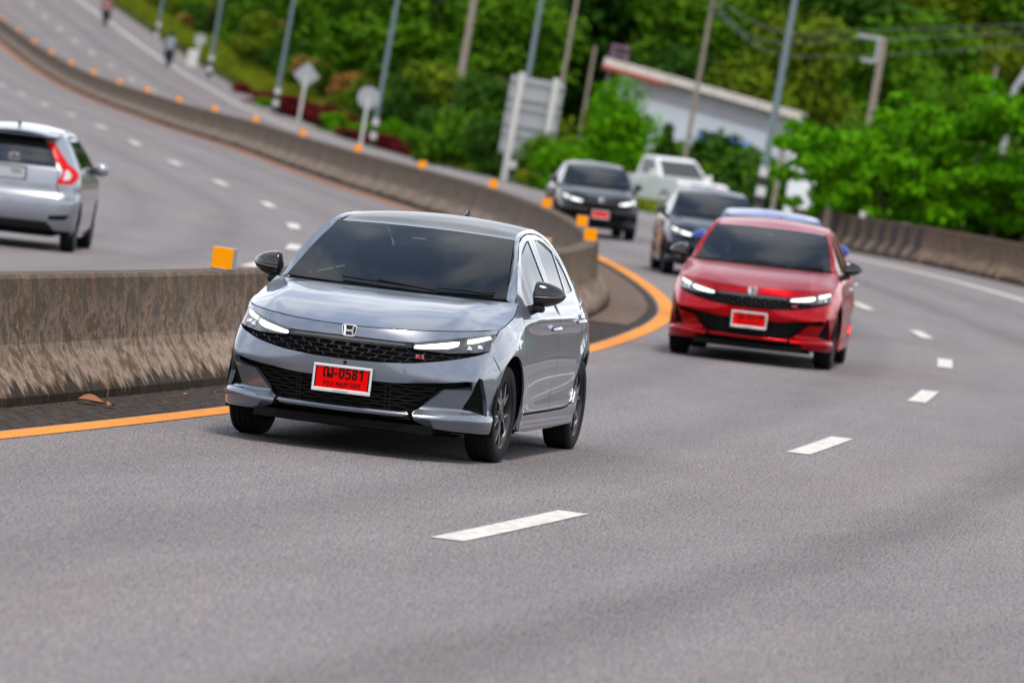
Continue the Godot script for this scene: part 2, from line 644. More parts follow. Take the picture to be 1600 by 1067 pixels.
	lamp.emission = Color(0.97, 1.0, 0.95)
	lamp.emission_energy_multiplier = 1.1
	mat("plate_red", Color(0.72, 0.003, 0.003), 0.5).metallic_specular = 0.12
	mat("plate_white", Color(0.62, 0.62, 0.62), 0.4)
	mat("plate_ink", Color(0.008, 0.008, 0.008), 0.6).metallic_specular = 0.15
	mat("frame_print", Color(0.36, 0.36, 0.37), 0.5)
	mat("badge_red", Color(0.6, 0.01, 0.03), 0.3)
	mat("tail_red", Color(0.50, 0.004, 0.008), 0.2).metallic_specular = 0.3
	mat("tail_clear", Color(0.55, 0.5, 0.5), 0.15)
	mat("cloth_dark", Color(0.02, 0.02, 0.03), 0.9)
	mat("cloth_pink", Color(0.30, 0.13, 0.15), 0.9)
	mat("cloth_blue", Color(0.22, 0.27, 0.32), 0.9)

func stain_tex() -> ImageTexture:
	# tyre tracks, oil and patching along the lanes: u runs across the road (-12 to 13 m), v along it (120 m)
	var w := 256
	var h := 1024
	var nz := FastNoiseLite.new()
	nz.seed = 21
	nz.frequency = 1.0
	nz.fractal_octaves = 4
	var out := PackedByteArray()
	out.resize(w * h * 3)
	for y in h:
		var s := float(y) / h * 120.0
		for x in w:
			var off := -12.0 + 25.0 * (x + 0.5) / w
			var k := 0.0
			for lane in [2.85, 6.9, -2.6, -6.2]:
				for tr in [-0.78, 0.78]:
					k += 0.13 * exp(-pow((off - lane - tr) / 0.33, 2.0))
			k -= 0.05
			# a dark worn seam in the outer lane
			var wob := nz.get_noise_2d(s * 0.05, 4.0) * 0.35
			k += 0.15 * exp(-pow((off - 5.95 - wob) / 0.25, 2.0)) * (0.75 + 0.5 * nz.get_noise_2d(s * 0.11, 40.0))
			k += 0.10 * nz.get_noise_2d(off * 0.55, s * 0.08) + 0.09 * nz.get_noise_2d(off * 1.7 + 50.0, s * 0.35)
			var g := clampf(0.90 - k, 0.4, 1.0)
			var warm := 0.03 * nz.get_noise_2d(off * 0.25 + 9.0, s * 0.05 + 70.0)
			out[(y * w + x) * 3] = srgb_byte(clampf(g * (1.0 + warm), 0, 1))
			out[(y * w + x) * 3 + 1] = srgb_byte(g)
			out[(y * w + x) * 3 + 2] = srgb_byte(clampf(g * (1.0 - warm), 0, 1))
	return rgb_tex(w, h, out)

func streak_tex() -> ImageTexture:
	# rain streaks, rust, algae and splashed dirt on old concrete: u along the barrier (8 m), v up the face (1.1 m)
	var w := 2048
	var h := 320
	var nz := FastNoiseLite.new()
	nz.seed = 33
	nz.frequency = 1.0
	nz.fractal_octaves = 4
	nz.fractal_gain = 0.6
	var out := PackedByteArray()
	out.resize(w * h * 3)
	for x in w:
		var a := TAU * x / w
		var cx := cos(a)
		var cy := sin(a)
		var slope_edge := 0.37
		for y in h:
			var v := 1.0 - (y + 0.5) / h    # 0 foot, 1 top
			var upper := smoothstep(0.345, 0.36, v)
			var a2 := a + 0.10 * (0.36 - v) * (1.0 - upper)
			var c2 := Vector2(cos(a2), sin(a2))
			var s1 := nz.get_noise_3d(c2.x * 3.6, c2.y * 3.6, v * 1.3)
			var s2 := nz.get_noise_3d(c2.x * 11.0 + 9.0, c2.y * 11.0, v * 2.2)
			var blot := nz.get_noise_3d(cx * 2.4, cy * 2.4 + 17.0, v * 2.3)
			var mott := nz.get_noise_3d(cx * 11.0 + 31.0, cy * 11.0, v * 9.0)
			var fine := nz.get_noise_3d(cx * 60.0, cy * 60.0 + 5.0, v * 50.0)
			var k := 0.42 + 0.40 * s1 + 0.18 * s2 + 0.90 * blot + 0.75 * mott + 0.45 * fine
			var col := Color(0.105, 0.074, 0.053).lerp(Color(0.325, 0.262, 0.208), clampf(k, 0.0, 1.0))
			var pale := smoothstep(0.16, 0.5, s1 * 0.4 + s2 * 0.5 + mott * 0.9 + fine * 0.6)
			col = col.lerp(Color(0.36, 0.315, 0.27), pale * 0.42)
			# black algae, thickest under the top edge, running down in streaks
			var run := 0.08 + 0.55 * (v - 0.36) / 0.6 + 0.75 * s1 + 0.30 * s2 + 0.9 * blot + 0.75 * mott + 0.45 * fine
			var dark := smoothstep(0.26, 0.70, run) * upper
			dark = maxf(dark, 0.75 * smoothstep(0.22, 0.6, 0.8 * s1 + 0.3 * s2 + 0.8 * mott + 0.6 * blot) * (1.0 - upper))
			col = col.lerp(Color(0.030, 0.025, 0.022), dark * 0.74)
			var rust := smoothstep(0.34, 0.55, nz.get_noise_3d(c2.x * 14.0 + 40.0, c2.y * 14.0, v * 0.3)) * upper
			col = col.lerp(Color(0.26, 0.12, 0.05), rust * 0.45)
			var edge := 0.075 + 0.16 * (s2 * 0.5 + nz.get_noise_3d(c2.x * 5.0, c2.y * 5.0, 30.0) + 0.15) + 0.05 * fine
			var moss := 1.0 - smoothstep(edge - 0.02, edge + 0.03, v)
			col = col.lerp(Color(0.024, 0.020, 0.015), moss * 0.9)
			out[(y * w + x) * 3] = srgb_byte(col.r)
			out[(y * w + x) * 3 + 1] = srgb_byte(col.g)
			out[(y * w + x) * 3 + 2] = srgb_byte(col.b)
	return rgb_tex(w, h, out)

# ---------------------------------------------------------------- ground, roads, markings
func tg(x: float, z: float) -> float:
	var d := -z
	var off := x - xb(d)
	var h := gh(x, z) - 0.08
	if off > 11.6:
		var q := off - 11.6
		h += 0.05 * minf(q, 2.0)
		h += 26.0 * smoothstep(14.0, 90.0, q) * smoothstep(215.0, 330.0, d) * (1.0 - smoothstep(45.0, 85.0, x))
	if off < -11.5:
		h += 0.04 * minf(-off - 11.5, 3.0)
	return h

func strip(d0: float, d1: float, step: float, offs: Array, lift0: float, lift_far := 0.00012, uvk := 1.0 / 1.6) -> MB:
	var mb := MB.new()
	mb.has_uv2 = true
	var rows := int(ceil((d1 - d0) / step)) + 1
	var P := []
	var U := []
	var U2 := []
	for r in rows:
		var d := minf(d0 + r * step, d1)
		for o in offs:
			P.append(road(d, o, lift0 + maxf(0.0, d - 40.0) * lift_far))
			U.append(Vector2(o, d) * uvk)
			U2.append(Vector2((o + 12.0) / 25.0, d / 120.0))
	mb.grid(P, offs.size(), U, U2)
	for k in mb.n.size():
		if mb.n[k].y < 0: mb.n[k] = -mb.n[k]
	var fixed := PackedInt32Array()
	for k in range(0, mb.i.size(), 3):
		fixed.append_array([mb.i[k], mb.i[k + 2], mb.i[k + 1]] if (mb.v[mb.i[k + 2]] - mb.v[mb.i[k]]).cross(mb.v[mb.i[k + 1]] - mb.v[mb.i[k]]).y < 0 else [mb.i[k], mb.i[k + 1], mb.i[k + 2]])
	mb.i = fixed
	return mb

func build_ground() -> void:
	# the land
	var mb := MB.new()
	var xs := []
	var x := -700.0
	while x < 700.0:
		xs.append(x)
		x += 2.5 if absf(x) < 70.0 else (10.0 if absf(x) < 160.0 else 60.0)
	xs.append(700.0)
	var P := []
	var U := []
	var d := -300.0
	while d < 900.0:
		for xx in xs:
			P.append(Vector3(xx, tg(xx, -d) , -d))
			U.append(Vector2(xx, d))
		d += 6.0 if d > -30.0 and d < 430.0 else 30.0
	mb.grid(P, xs.size(), U)
	for k in mb.n.size():
		if mb.n[k].y < 0: mb.n[k] = -mb.n[k]
	var fixed := PackedInt32Array()
	for k in range(0, mb.i.size(), 3):
		fixed.append_array([mb.i[k], mb.i[k + 2], mb.i[k + 1]] if (mb.v[mb.i[k + 2]] - mb.v[mb.i[k]]).cross(mb.v[mb.i[k + 1]] - mb.v[mb.i[k]]).y < 0 else [mb.i[k], mb.i[k + 1], mb.i[k + 2]])
	mb.i = fixed
	structure("ground", mb.mesh(), M.soil)
	var across := []
	for k in 13: across.append(0.30 + 10.9 * k / 12.0)
	structure("road", strip(-40, 440, 1.5, across, 0.0, 0.0).mesh(), M.asphalt)
	across = []
	for k in 13: across.append(-0.30 - 10.2 * k / 12.0)
	structure("road", strip(-40, 440, 1.5, across, 0.0, 0.0).mesh(), M.asphalt)
	structure("yellow_line", strip(-30, 430, 1.0, [1.0, 1.2], 0.005).mesh(), M.road_yellow)
	structure("yellow_line", strip(30, 430, 1.0, [-0.85, -0.65], 0.005).mesh(), M.road_yellow_old)
	structure("edge_line", strip(-30, 430, 1.0, [8.85, 9.05], 0.005).mesh(), M.road_white)
	structure("edge_line", strip(40, 430, 1.0, [-8.4, -8.2], 0.005).mesh(), M.road_white)
	# lane dashes, 3 m every 12 m
	var starts := [16.8, 28.95, 41.2, 53.0, 63.7, 74.8, 86.6]
	for k in 28: starts.append(98.5 + 11.9 * k)
	for s in starts:
		structure("lane_dash", strip(s, s + 3.1, 0.62, [4.46, 4.63], 0.005, 0.0002).mesh(), M.road_white)
	for k in 32:
		var s := 72.7 + 11.9 * (k - 2)
		structure("lane_dash", strip(s, s + 3.0, 0.6, [-4.40, -4.20], 0.005, 0.0002).mesh(), M.road_white)
	# the gutters at the foot of the median
	structure("gutter", strip(-20, 66, 0.5, [0.33, 0.5, 0.7, 0.96], 0.003, 0.0).mesh(), M.gutter_dirt)
	structure("gutter", strip(66, 430, 1.0, [0.33, 0.5, 0.7, 0.84], 0.012, 0.0).mesh(), M.median_sand)
	structure("gutter", strip(66, 430, 1.0, [0.84, 0.97], 0.004, 0.0).mesh(), M.gutter_dirt)
	structure("gutter", strip(50, 430, 1.0, [-0.33, -0.62], 0.003, 0.0).mesh(), M.median_sand)

# ---------------------------------------------------------------- the median barrier
const PROFILE := [[-0.34, 0.0], [-0.34, 0.06], [-0.165, 0.30], [-0.14, 0.36], [-0.105, 0.775], [-0.085, 0.80], [0.085, 0.80], [0.105, 0.775], [0.14, 0.36], [0.165, 0.30], [0.34, 0.06], [0.34, 0.0]]
const PROFILE_V := [0.0, 0.05, 0.34, 0.40, 0.93, 0.97, 0.86, 0.93, 0.40, 0.34, 0.05, 0.0]

func barrier_piece(d0: float, d1: float, off: float, n: int, slide := 0.0) -> ArrayMesh:
	var mb := MB.new()
	var m := PROFILE.size()
	var rings := []
	for r in n + 1:
		var d := lerpf(d0, d1, float(r) / n)
		var ring := []
		for k in m:
			ring.append(road(d, off + PROFILE[k][0], PROFILE[k][1] - (0.03 if PROFILE[k][1] == 0.0 else 0.0)))
		rings.append(ring)
	for r in n:
		var u0 := lerpf(d0, d1, float(r) / n) / 8.0 + slide
		var u1 := lerpf(d0, d1, float(r + 1) / n) / 8.0 + slide
		for k in m - 1:
			var a: Vector3 = rings[r][k]
			var b: Vector3 = rings[r][k + 1]
			var c: Vector3 = rings[r + 1][k + 1]
			var e: Vector3 = rings[r + 1][k]
			var nn := (b - a).cross(e - a).normalized()
			var ctr: Vector3 = (rings[r][2] + rings[r][9]) * 0.5
			if nn.dot((a + b) * 0.5 - ctr) < 0: nn = -nn
			var shift := 0.37 if k > 5 else 0.0
			var q := [mb.vert(a, nn, Vector2(u0 + shift, 1.0 - PROFILE_V[k])), mb.vert(b, nn, Vector2(u0 + shift, 1.0 - PROFILE_V[k + 1])), mb.vert(c, nn, Vector2(u1 + shift, 1.0 - PROFILE_V[k + 1])), mb.vert(e, nn, Vector2(u1 + shift, 1.0 - PROFILE_V[k]))]
			mb.quad(q[0], q[1], q[2], q[3])
	for e in [0, n]:
		var nn: Vector3 = (rings[0][0] - rings[n][0]).normalized() * (1.0 if e == 0 else -1.0)
		var k0 := []
		for k in m:
			k0.append(mb.vert(rings[e][k], nn, Vector2(PROFILE[k][0] / 8.0, 1.0 - PROFILE[k][1])))
		for k in range(0, m / 2 - 1):
			mb.quad(k0[k], k0[k + 1], k0[m - 2 - k], k0[m - 1 - k])
	return mb.mesh()

func build_median() -> void:
	var o := base("median_barrier", road(36.0, 0.0))
	tag(o, "long curving weathered concrete median barrier with orange marker boxes along its top", "barrier")
	var d := -14.0
	while d < 420.0:
		var e := d + 6.0
		var p := part("segment", barrier_piece(d, e - 0.018, 0.0, 4, rng.randf()), M.barrier_concrete, o)
		p.position = -o.position
		d = e
	# marker boxes
	var body := MB.new()
	body.box(Vector3(0, 0.085, 0), Vector3(0.172, 0.165, 0.085), 0.006)
	var face_mb := MB.new()
	face_mb.box(Vector3(0, 0.085, 0.0445), Vector3(0.164, 0.157, 0.006), 0.002)
	var foot_mb := MB.new()
	foot_mb.box(Vector3(0, 0.006, 0), Vector3(0.11, 0.012, 0.135), 0.003)
	var ft := foot_mb.mesh()
	var bm := body.mesh()
	var fm := face_mb.mesh()
	var k := 0
	var ds := [42.3, 52.3, 62.8]
	for j in 28: ds.append(74.0 + 12.02 * j)
	for dd in ds:
		var b := base("marker_box", road(dd, 0.0, 0.80), heading(dd) + (-0.16 if dd < 60 else rng.randf_range(-0.15, 0.15)))
		if dd < 45.0:
			b.rotation.z = -0.03
			tag(b, "square orange marker box on the concrete median beside the grey sedan's black mirror", "marker box", "orange marker boxes on the median")
		elif dd < 65.0:
			tag(b, "orange marker box on the median close behind the grey sedan's rear window", "marker box", "orange marker boxes on the median")
		else:
			tag(b, "small orange marker box on the curving far stretch of the concrete median", "marker box", "orange marker boxes on the median")
		part("housing", bm, M.box_grey, b)
		part("bracket", ft, M.box_grey, b)
		part("reflector", fm, M.orange_sheet, b)
		part("reflector", fm, M.orange_sheet, b).rotation.y = PI
		k += 1

func build_right_side() -> void:
	var o := base("roadside_barrier", road(120.0, 11.0))
	tag(o, "stained concrete barrier with black painted stripes along the outer shoulder", "barrier")
	var d := 58.0
	while d < 131.0:
		var p := part("segment", barrier_piece(d, d + 5.98, 11.0, 4, rng.randf()), M.barrier_concrete_old, o)
		p.position = -o.position
		d += 6.0
	# black stripes painted on its end
	for k in 8:
		var s := 121.2 + 1.3 * k
		var mb := MB.new()
		var P := []
		for r in 2:
			for j in [0, 1, 2, 3, 4]:
				var q: Array = PROFILE[j]
				P.append(road(s + 0.62 * r, 11.0 + q[0] - 0.006, q[1] + 0.004))
		mb.grid(P, 5)
		var p := part("stripe", mb.mesh(), M.barrier_black, o)
		p.position = -o.position

# ---------------------------------------------------------------- cars
# A car's own axes: x to its left-hand side, y up, z forward; the front axle stands at z = 0.
# The belt of body sides is a net of points that runs round the car from the middle of the nose to the middle of the tail.
const BV0 := 0.16
const BVS := 0.12
const BELT_U := [
	[0.0, 0.0, 0.0, 0.0, 0.0, 0.0, 0.0, 0.0],
	[0.20, 0.20, 0.20, 0.20, 0.20, 0.20, 0.20, 0.20],
	[0.40, 0.40, 0.40, 0.40, 0.40, 0.40, 0.40, 0.40],
	[0.57, 0.57, 0.57, 0.57, 0.57, 0.57, 0.57, 0.56],
	[0.69, 0.695, 0.70, 0.70, 0.69, 0.69, 0.685, 0.67],
	[0.775, 0.785, 0.785, 0.782, 0.775, 0.772, 0.765, 0.74],
	[0.82, 0.835, 0.84, 0.842, 0.838, 0.822, 0.792, 0.75],
	[0.835, 0.858, 0.868, 0.870, 0.866, 0.850, 0.802, 0.755],
	[0.83, 0.862, 0.872, 0.874, 0.870, 0.858, 0.832, 0.765],
	[0.825, 0.860, 0.870, 0.873, 0.870, 0.863, 0.852, 0.80],
	[0.82, 0.856, 0.866, 0.870, 0.869, 0.865, 0.855, 0.81],
	[0.82, 0.857, 0.867, 0.871, 0.870, 0.866, 0.856, 0.81],
	[0.828, 0.865, 0.874, 0.876, 0.873, 0.867, 0.856, 0.805],
	[0.815, 0.852, 0.864, 0.868, 0.866, 0.856, 0.838, 0.78],
	[0.69, 0.725, 0.748, 0.775, 0.785, 0.778, 0.756, 0.70],
	[0.62, 0.67, 0.69, 0.693, 0.69, 0.676, 0.652, 0.60],
	[0.45, 0.50, 0.52, 0.52, 0.52, 0.51, 0.49, 0.46],
	[0.25, 0.28, 0.29, 0.29, 0.29, 0.28, 0.27, 0.25],
	[0.0, 0.0, 0.0, 0.0, 0.0, 0.0, 0.0, 0.0]]
const BELT_W := [
	[0.80, 0.895, 0.915, 0.925, 0.922, 0.888, 0.80, 0.70],
	[0.79, 0.885, 0.905, 0.915, 0.910, 0.873, 0.78, 0.68],
	[0.755, 0.845, 0.872, 0.885, 0.862, 0.800, 0.70, 0.60],
	[0.67, 0.755, 0.80, 0.815, 0.765, 0.685, 0.58, 0.48],
	[0.55, 0.635, 0.685, 0.71, 0.640, 0.530, 0.43, 0.34],
	[0.40, 0.49, 0.55, 0.60, 0.525, 0.380, 0.29, 0.21],
	[0.20, 0.25, 0.28, 0.30, 0.26, 0.17, 0.12, 0.08],
	[-0.03, -0.03, -0.03, -0.03, -0.03, -0.03, -0.03, -0.03],
	[-0.30, -0.30, -0.30, -0.30, -0.30, -0.30, -0.30, -0.30],
	[-0.70, -0.70, -0.70, -0.70, -0.70, -0.70, -0.70, -0.70],
	[-1.20, -1.20, -1.20, -1.20, -1.20, -1.20, -1.20, -1.20],
	[-1.70, -1.70, -1.70, -1.70, -1.70, -1.70, -1.70, -1.70],
	[-2.20, -2.20, -2.20, -2.20, -2.20, -2.20, -2.20, -2.20],
	[-2.60, -2.60, -2.60, -2.60, -2.60, -2.60, -2.60, -2.60],
	[-3.00, -3.00, -3.00, -3.00, -3.00, -3.00, -3.00, -3.00],
	[-3.28, -3.31, -3.32, -3.33, -3.32, -3.31, -3.30, -3.25],
	[-3.46, -3.50, -3.52, -3.53, -3.52, -3.50, -3.48, -3.40],
	[-3.55, -3.60, -3.62, -3.63, -3.61, -3.59, -3.56, -3.46],
	[-3.58, -3.63, -3.65, -3.66, -3.64, -3.62, -3.59, -3.48]]

func cr(a: float, b: float, c: float, d: float, t: float) -> float:
	return b + 0.5 * t * (c - a + t * (2.0 * a - 5.0 * b + 4.0 * c - d + t * (3.0 * (b - c) + d - a)))

func net(N: Array, s: float, v: float) -> float:
	var r := clampf((v - BV0) / BVS, -0.8, 7.0)
	var j := clampi(int(floor(r)), 0, 6)
	var tv := r - j
	s = clampf(s, 0.0, 18.0)
	var k := clampi(int(floor(s)), 0, 17)
	var ts := s - k
	var c := [0.0, 0.0, 0.0, 0.0]
	for q in 4:
		var kk := k - 1 + q
		var sg := 1.0
		if kk < 0:
			kk = 1
			sg = -1.0 if N == BELT_U else 1.0
		elif kk > 18:
			kk = 17
			sg = -1.0 if N == BELT_U else 1.0
		var row: Array = N[kk]
		c[q] = sg * cr(row[max(j - 1, 0)], row[j], row[j + 1], row[min(j + 2, 7)], tv)
	return cr(c[0], c[1], c[2], c[3], ts)

func belt(s: float, v: float) -> Vector3:
	var sg := 1.0
	if s < 0.0:
		sg = -1.0
		s = -s
	var u := net(BELT_U, s, v)
	var w := net(BELT_W, s, v)
	# the blade along the bottom of the front bumper
	var front := 1.0 - smoothstep(5.3, 6.1, s)
	if front > 0.0:
		var le := lerpf(0.292, 0.332, smoothstep(2.1, 4.3, s))
		var ledge := (1.0 - smoothstep(0.270, le, v)) * smoothstep(0.15, 0.20, v) * front
		w += lerpf(0.030, 0.055, smoothstep(1.8, 3.5, s)) * ledge
		u += 0.034 * ledge * smoothstep(2.5, 5.0, s)
		# the fins beside the lower grille lie behind the bar above them
		var fin := smoothstep(0.300, 0.325, v) * (1.0 - smoothstep(0.452, 0.488, v)) * smoothstep(1.9, 2.3, s) * (1.0 - smoothstep(4.7, 5.2, s))
		w -= 0.036 * fin
	# shoulder and the hollow low on the doors
	var side := smoothstep(7.6, 8.6, s) * (1.0 - smoothstep(12.0, 13.2, s))
	if side > 0.0:
		u += side * (0.007 * smoothstep(0.80, 0.885, v) - 0.006 * smoothstep(0.60, 0.78, v) * (1.0 - smoothstep(0.80, 0.90, v)))
		var cz := 0.37 + 0.020 * (s - 8.0)
		u -= side * 0.016 * exp(-pow((v - cz) / 0.075, 2.0)) * smoothstep(8.0, 9.6, s)
	# flared wheel arches
	for wc in [0.0, -2.589]:
		var dd := Vector2(w - wc, v - 0.303).length()
		if dd < 0.60: u += 0.007 * (1.0 - smoothstep(0.40, 0.52, dd)) * smoothstep(4.5, 6.2, s)
	return Vector3(sg * u, v, w)

func belt_off(s: float, v: float, o: float) -> Vector3:
	var e := 0.01
	var p := belt(s, v)
	var nn := (belt(s + e, v) - belt(s - e, v)).cross(belt(s, v + e) - belt(s, v - e)).normalized()
	if nn.dot(Vector3(p.x, 0, p.z + 1.35)) < 0: nn = -nn
	return p + nn * o

func s_u(u: float, v: float) -> float:
	var sg := signf(u) if u != 0.0 else 1.0
	u = absf(u)
	var lo := 0.0
	var hi := 6.6
	for k in 26:
		var m := (lo + hi) * 0.5
		if net(BELT_U, m, v) < u: lo = m
		else: hi = m
	return sg * (lo + hi) * 0.5

func s_w(w: float, v: float) -> float:
	var lo := 0.0
	var hi := 18.0
	for k in 28:
		var m := (lo + hi) * 0.5
		if net(BELT_W, m, v) > w: lo = m
		else: hi = m
	return (lo + hi) * 0.5

func poly_u(pts: Array) -> PackedVector2Array:
	# points (lateral, height) on the nose
	var o := PackedVector2Array()
	var m := pts.size()
	for k in m:
		var a: Array = pts[k]
		var b: Array = pts[(k + 1) % m]
		var n := int(clampf(ceil(absf(a[0] - b[0]) / 0.08), 1, 10))
		for j in n:
			var t := float(j) / n
			var u := lerpf(a[0], b[0], t)
			var v := lerpf(a[1], b[1], t)
			o.append(Vector2(s_u(u, v), v))
	return o

func poly_w(pts: Array, fine := 0.10) -> PackedVector2Array:
	var o := PackedVector2Array()
	var m := pts.size()
	for k in m:
		var a: Array = pts[k]
		var b: Array = pts[(k + 1) % m]
		var n := int(clampf(ceil(Vector2(a[0] - b[0], a[1] - b[1]).length() / fine), 1, 24))
		for j in n:
			var t := float(j) / n
			var w := lerpf(a[0], b[0], t)
			var v := lerpf(a[1], b[1], t)
			o.append(Vector2(s_w(w, v), v))
	return o

func sym(half: Array) -> Array:
	# mirror an open half outline that starts and ends near the middle
	var o := half.duplicate()
	var r := half.duplicate()
	r.reverse()
	for q in r:
		if absf(q[0]) > 0.001: o.append([-q[0], q[1]])
	return o

func arch(wc: float, r: float, a0: float, a1: float, n := 18) -> Array:
	var o := []
	for k in n + 1:
		var a := lerpf(a0, a1, float(k) / n)
		o.append([wc + r * cos(a), 0.303 + r * sin(a)])
	return o

func v_sh(w: float) -> float:
	return 0.884 - 0.016 * w

func side_top(w: float, v: float) -> Vector3:
	# the side above the shoulder: window frames and glass
	var t := v - v_sh(w)
	var u := belt(s_w(w, v_sh(w)), v_sh(w)).x
	var tt := maxf(t, 0.0)
	u = lerpf(0.860, u, 0.75) - 0.435 * t - 0.10 * tt * tt - 0.018 * (1.0 - exp(-tt / 0.03))
	if w > -0.9: u -= 0.03 * pow((w + 0.9) / 0.55, 2.0)
	if w < -2.2: u -= 0.05 * pow((-2.2 - w) / 0.9, 2.0)
	return Vector3(u, v, w)

const HOOD_EDGE := [[0.217, 0.829], [0.10, 0.852], [0.0, 0.870], [-0.12, 0.897], [-0.25, 0.937], [-0.37, 0.985]]
const HOOD_LIP := [[0.0, 0.775], [0.2, 0.778], [0.4, 0.787], [0.6, 0.803], [0.72, 0.816], [0.78, 0.829]]

func lut(a: Array, x: float, col := 1) -> float:
	for k in a.size() - 1:
		var d0: float = a[k][0]
		var d1: float = a[k + 1][0]
		if (x >= d0 and x <= d1) or (x <= d0 and x >= d1):
			return lerpf(a[k][col], a[k + 1][col], (x - d0) / (d1 - d0))
	return a[0][col] if absf(x - a[0][0]) < absf(x - a[-1][0]) else a[-1][col]

var _hf := []
var _he := []

func hood_tables() -> void:
	for k in 13:
		var a := k / 12.0
		var u := 0.775 * a
		var v := lut(HOOD_LIP, u)
		_hf.append(belt(s_u(u, v), v))
	_hf[12] = belt(s_w(0.217, 0.829), 0.829)
	for k in 13:
		var b := k / 12.0
		var w := lerpf(0.217, -0.37, b)
		var v := lut(HOOD_EDGE, w)
		_he.append(belt(s_w(w, v), v))

func samp(t: Array, x: float) -> Vector3:
	x = clampf(x, 0.0, 1.0) * (t.size() - 1)
	var k := clampi(int(floor(x)), 0, t.size() - 2)
	var f := x - k
	var p0: Vector3 = t[max(k - 1, 0)]
	var p3: Vector3 = t[min(k + 2, t.size() - 1)]
	return t[k].cubic_interpolate(t[k + 1], p0, p3, f)

func cowl(a: float) -> Vector3:
	var r := absf(a)
	var e: Vector3 = _he[12]
	return Vector3(a * (e.x - 0.0), lerpf(0.985, e.y, pow(r, 4.0)), lerpf(-0.115, e.z, pow(r, 2.6)))

func hood(a: float, b: float) -> Vector3:
	# a across (-1 to 1), b from the front lip (0) to the windscreen (1)
	var sg := signf(a)
	var r := clampf(absf(a), 0.0, 1.0)
	var f := samp(_hf, r)
	var c := cowl(r)
	var p := f.lerp(c, b)
	var k := pow(r, 5.0)
	p += (samp(_he, b) - (_hf[12] as Vector3).lerp(_he[12], b)) * k
	p.y += (1.0 - k) * (0.115 * b * (1.0 - b) * (1.0 + 0.9 * (1.0 - b)) )
	p.y += 0.008 * exp(-pow((r - 0.74) / 0.10, 2.0)) * smoothstep(0.0, 0.25, b) * (1.0 - smoothstep(0.8, 1.0, b))
	p.y -= 0.004 * exp(-pow(r / 0.45, 2.0)) * 4.0 * b * (1.0 - b)
	p.x *= sg if sg != 0.0 else 1.0
	return p

func screen(a: float, b: float) -> Vector3:
	var q := 1.0 - a * a
	var lo := Vector3(0.708 * a, 1.000 - 0.004 * q, -0.335 + 0.185 * (1.0 - pow(absf(a), 2.4)))
	var hi := Vector3(0.577 * a, 1.361 + 0.016 * q, -1.067 + 0.030 * q)
	var p := lo.lerp(hi, b)
	var bul := 4.0 * b * (1.0 - b)
	p += Vector3(0, 0.016, 0.012) * bul
	return p

const ROOF := [[-1.067, 1.361, 0.577], [-1.3, 1.402, 0.552], [-1.6, 1.428, 0.545], [-1.9, 1.429, 0.543], [-2.2, 1.396, 0.543], [-2.5, 1.326, 0.548], [-2.72, 1.252, 0.556]]
const REARGLASS := [[-2.72, 1.252, 0.556], [-2.9, 1.165, 0.565], [-3.1, 1.065, 0.575], [-3.26, 0.99, 0.58]]

func roof(a: float, b: float) -> Vector3:
	var w := lerpf(-1.067, -2.72, b)
	var q := 1.0 - a * a
	var xs := []
	var y := 0.0
	var hw := 0.0
	var R := ROOF
	var k := 0
	while k < R.size() - 2 and w < R[k + 1][0]: k += 1
	var t: float = (w - R[k][0]) / (R[k + 1][0] - R[k][0])
	var km: Array = R[max(k - 1, 0)]
	var kp: Array = R[min(k + 2, R.size() - 1)]
	y = cr(km[1], R[k][1], R[k + 1][1], kp[1], t)
	hw = cr(km[2], R[k][2], R[k + 1][2], kp[2], t)
	return Vector3(a * hw, y + (lerpf(0.016, 0.038, smoothstep(0.0, 0.3, b)) + 0.04 * smoothstep(0.5, 1.0, b)) * q, w + 0.030 * q * (1.0 - smoothstep(0.0, 0.5, b)))

func rear_glass(a: float, b: float) -> Vector3:
	var w := lerpf(-2.72, -3.26, b)
	var q := 1.0 - a * a
	return Vector3(a * lut(REARGLASS, w, 2), lut(REARGLASS, w, 1) + 0.078 * q * (1.0 - 0.75 * b), w - 0.05 * q * b)

const SEAM := [[-0.36, 0.970], [-0.40, 0.999], [-0.456, 1.030], [-0.654, 1.182], [-0.98, 1.340], [-1.20, 1.384], [-1.394, 1.402], [-1.661, 1.400], [-1.855, 1.377], [-2.055, 1.325], [-2.278, 1.190], [-2.40, 1.060], [-2.62, 1.000], [-3.00, 0.985]]
const RAIL_IN := [[0.735, 0.985, -0.345], [0.708, 1.000, -0.338], [0.695, 1.035, -0.405], [0.655, 1.155, -0.648], [0.606, 1.290, -0.922], [0.579, 1.361, -1.069], [0.553, 1.400, -1.29], [0.546, 1.428, -1.6], [0.544, 1.429, -1.9], [0.545, 1.386, -2.25], [0.550, 1.302, -2.58], [0.562, 1.190, -2.84], [0.573, 1.085, -3.06], [0.58, 0.99, -3.26]]

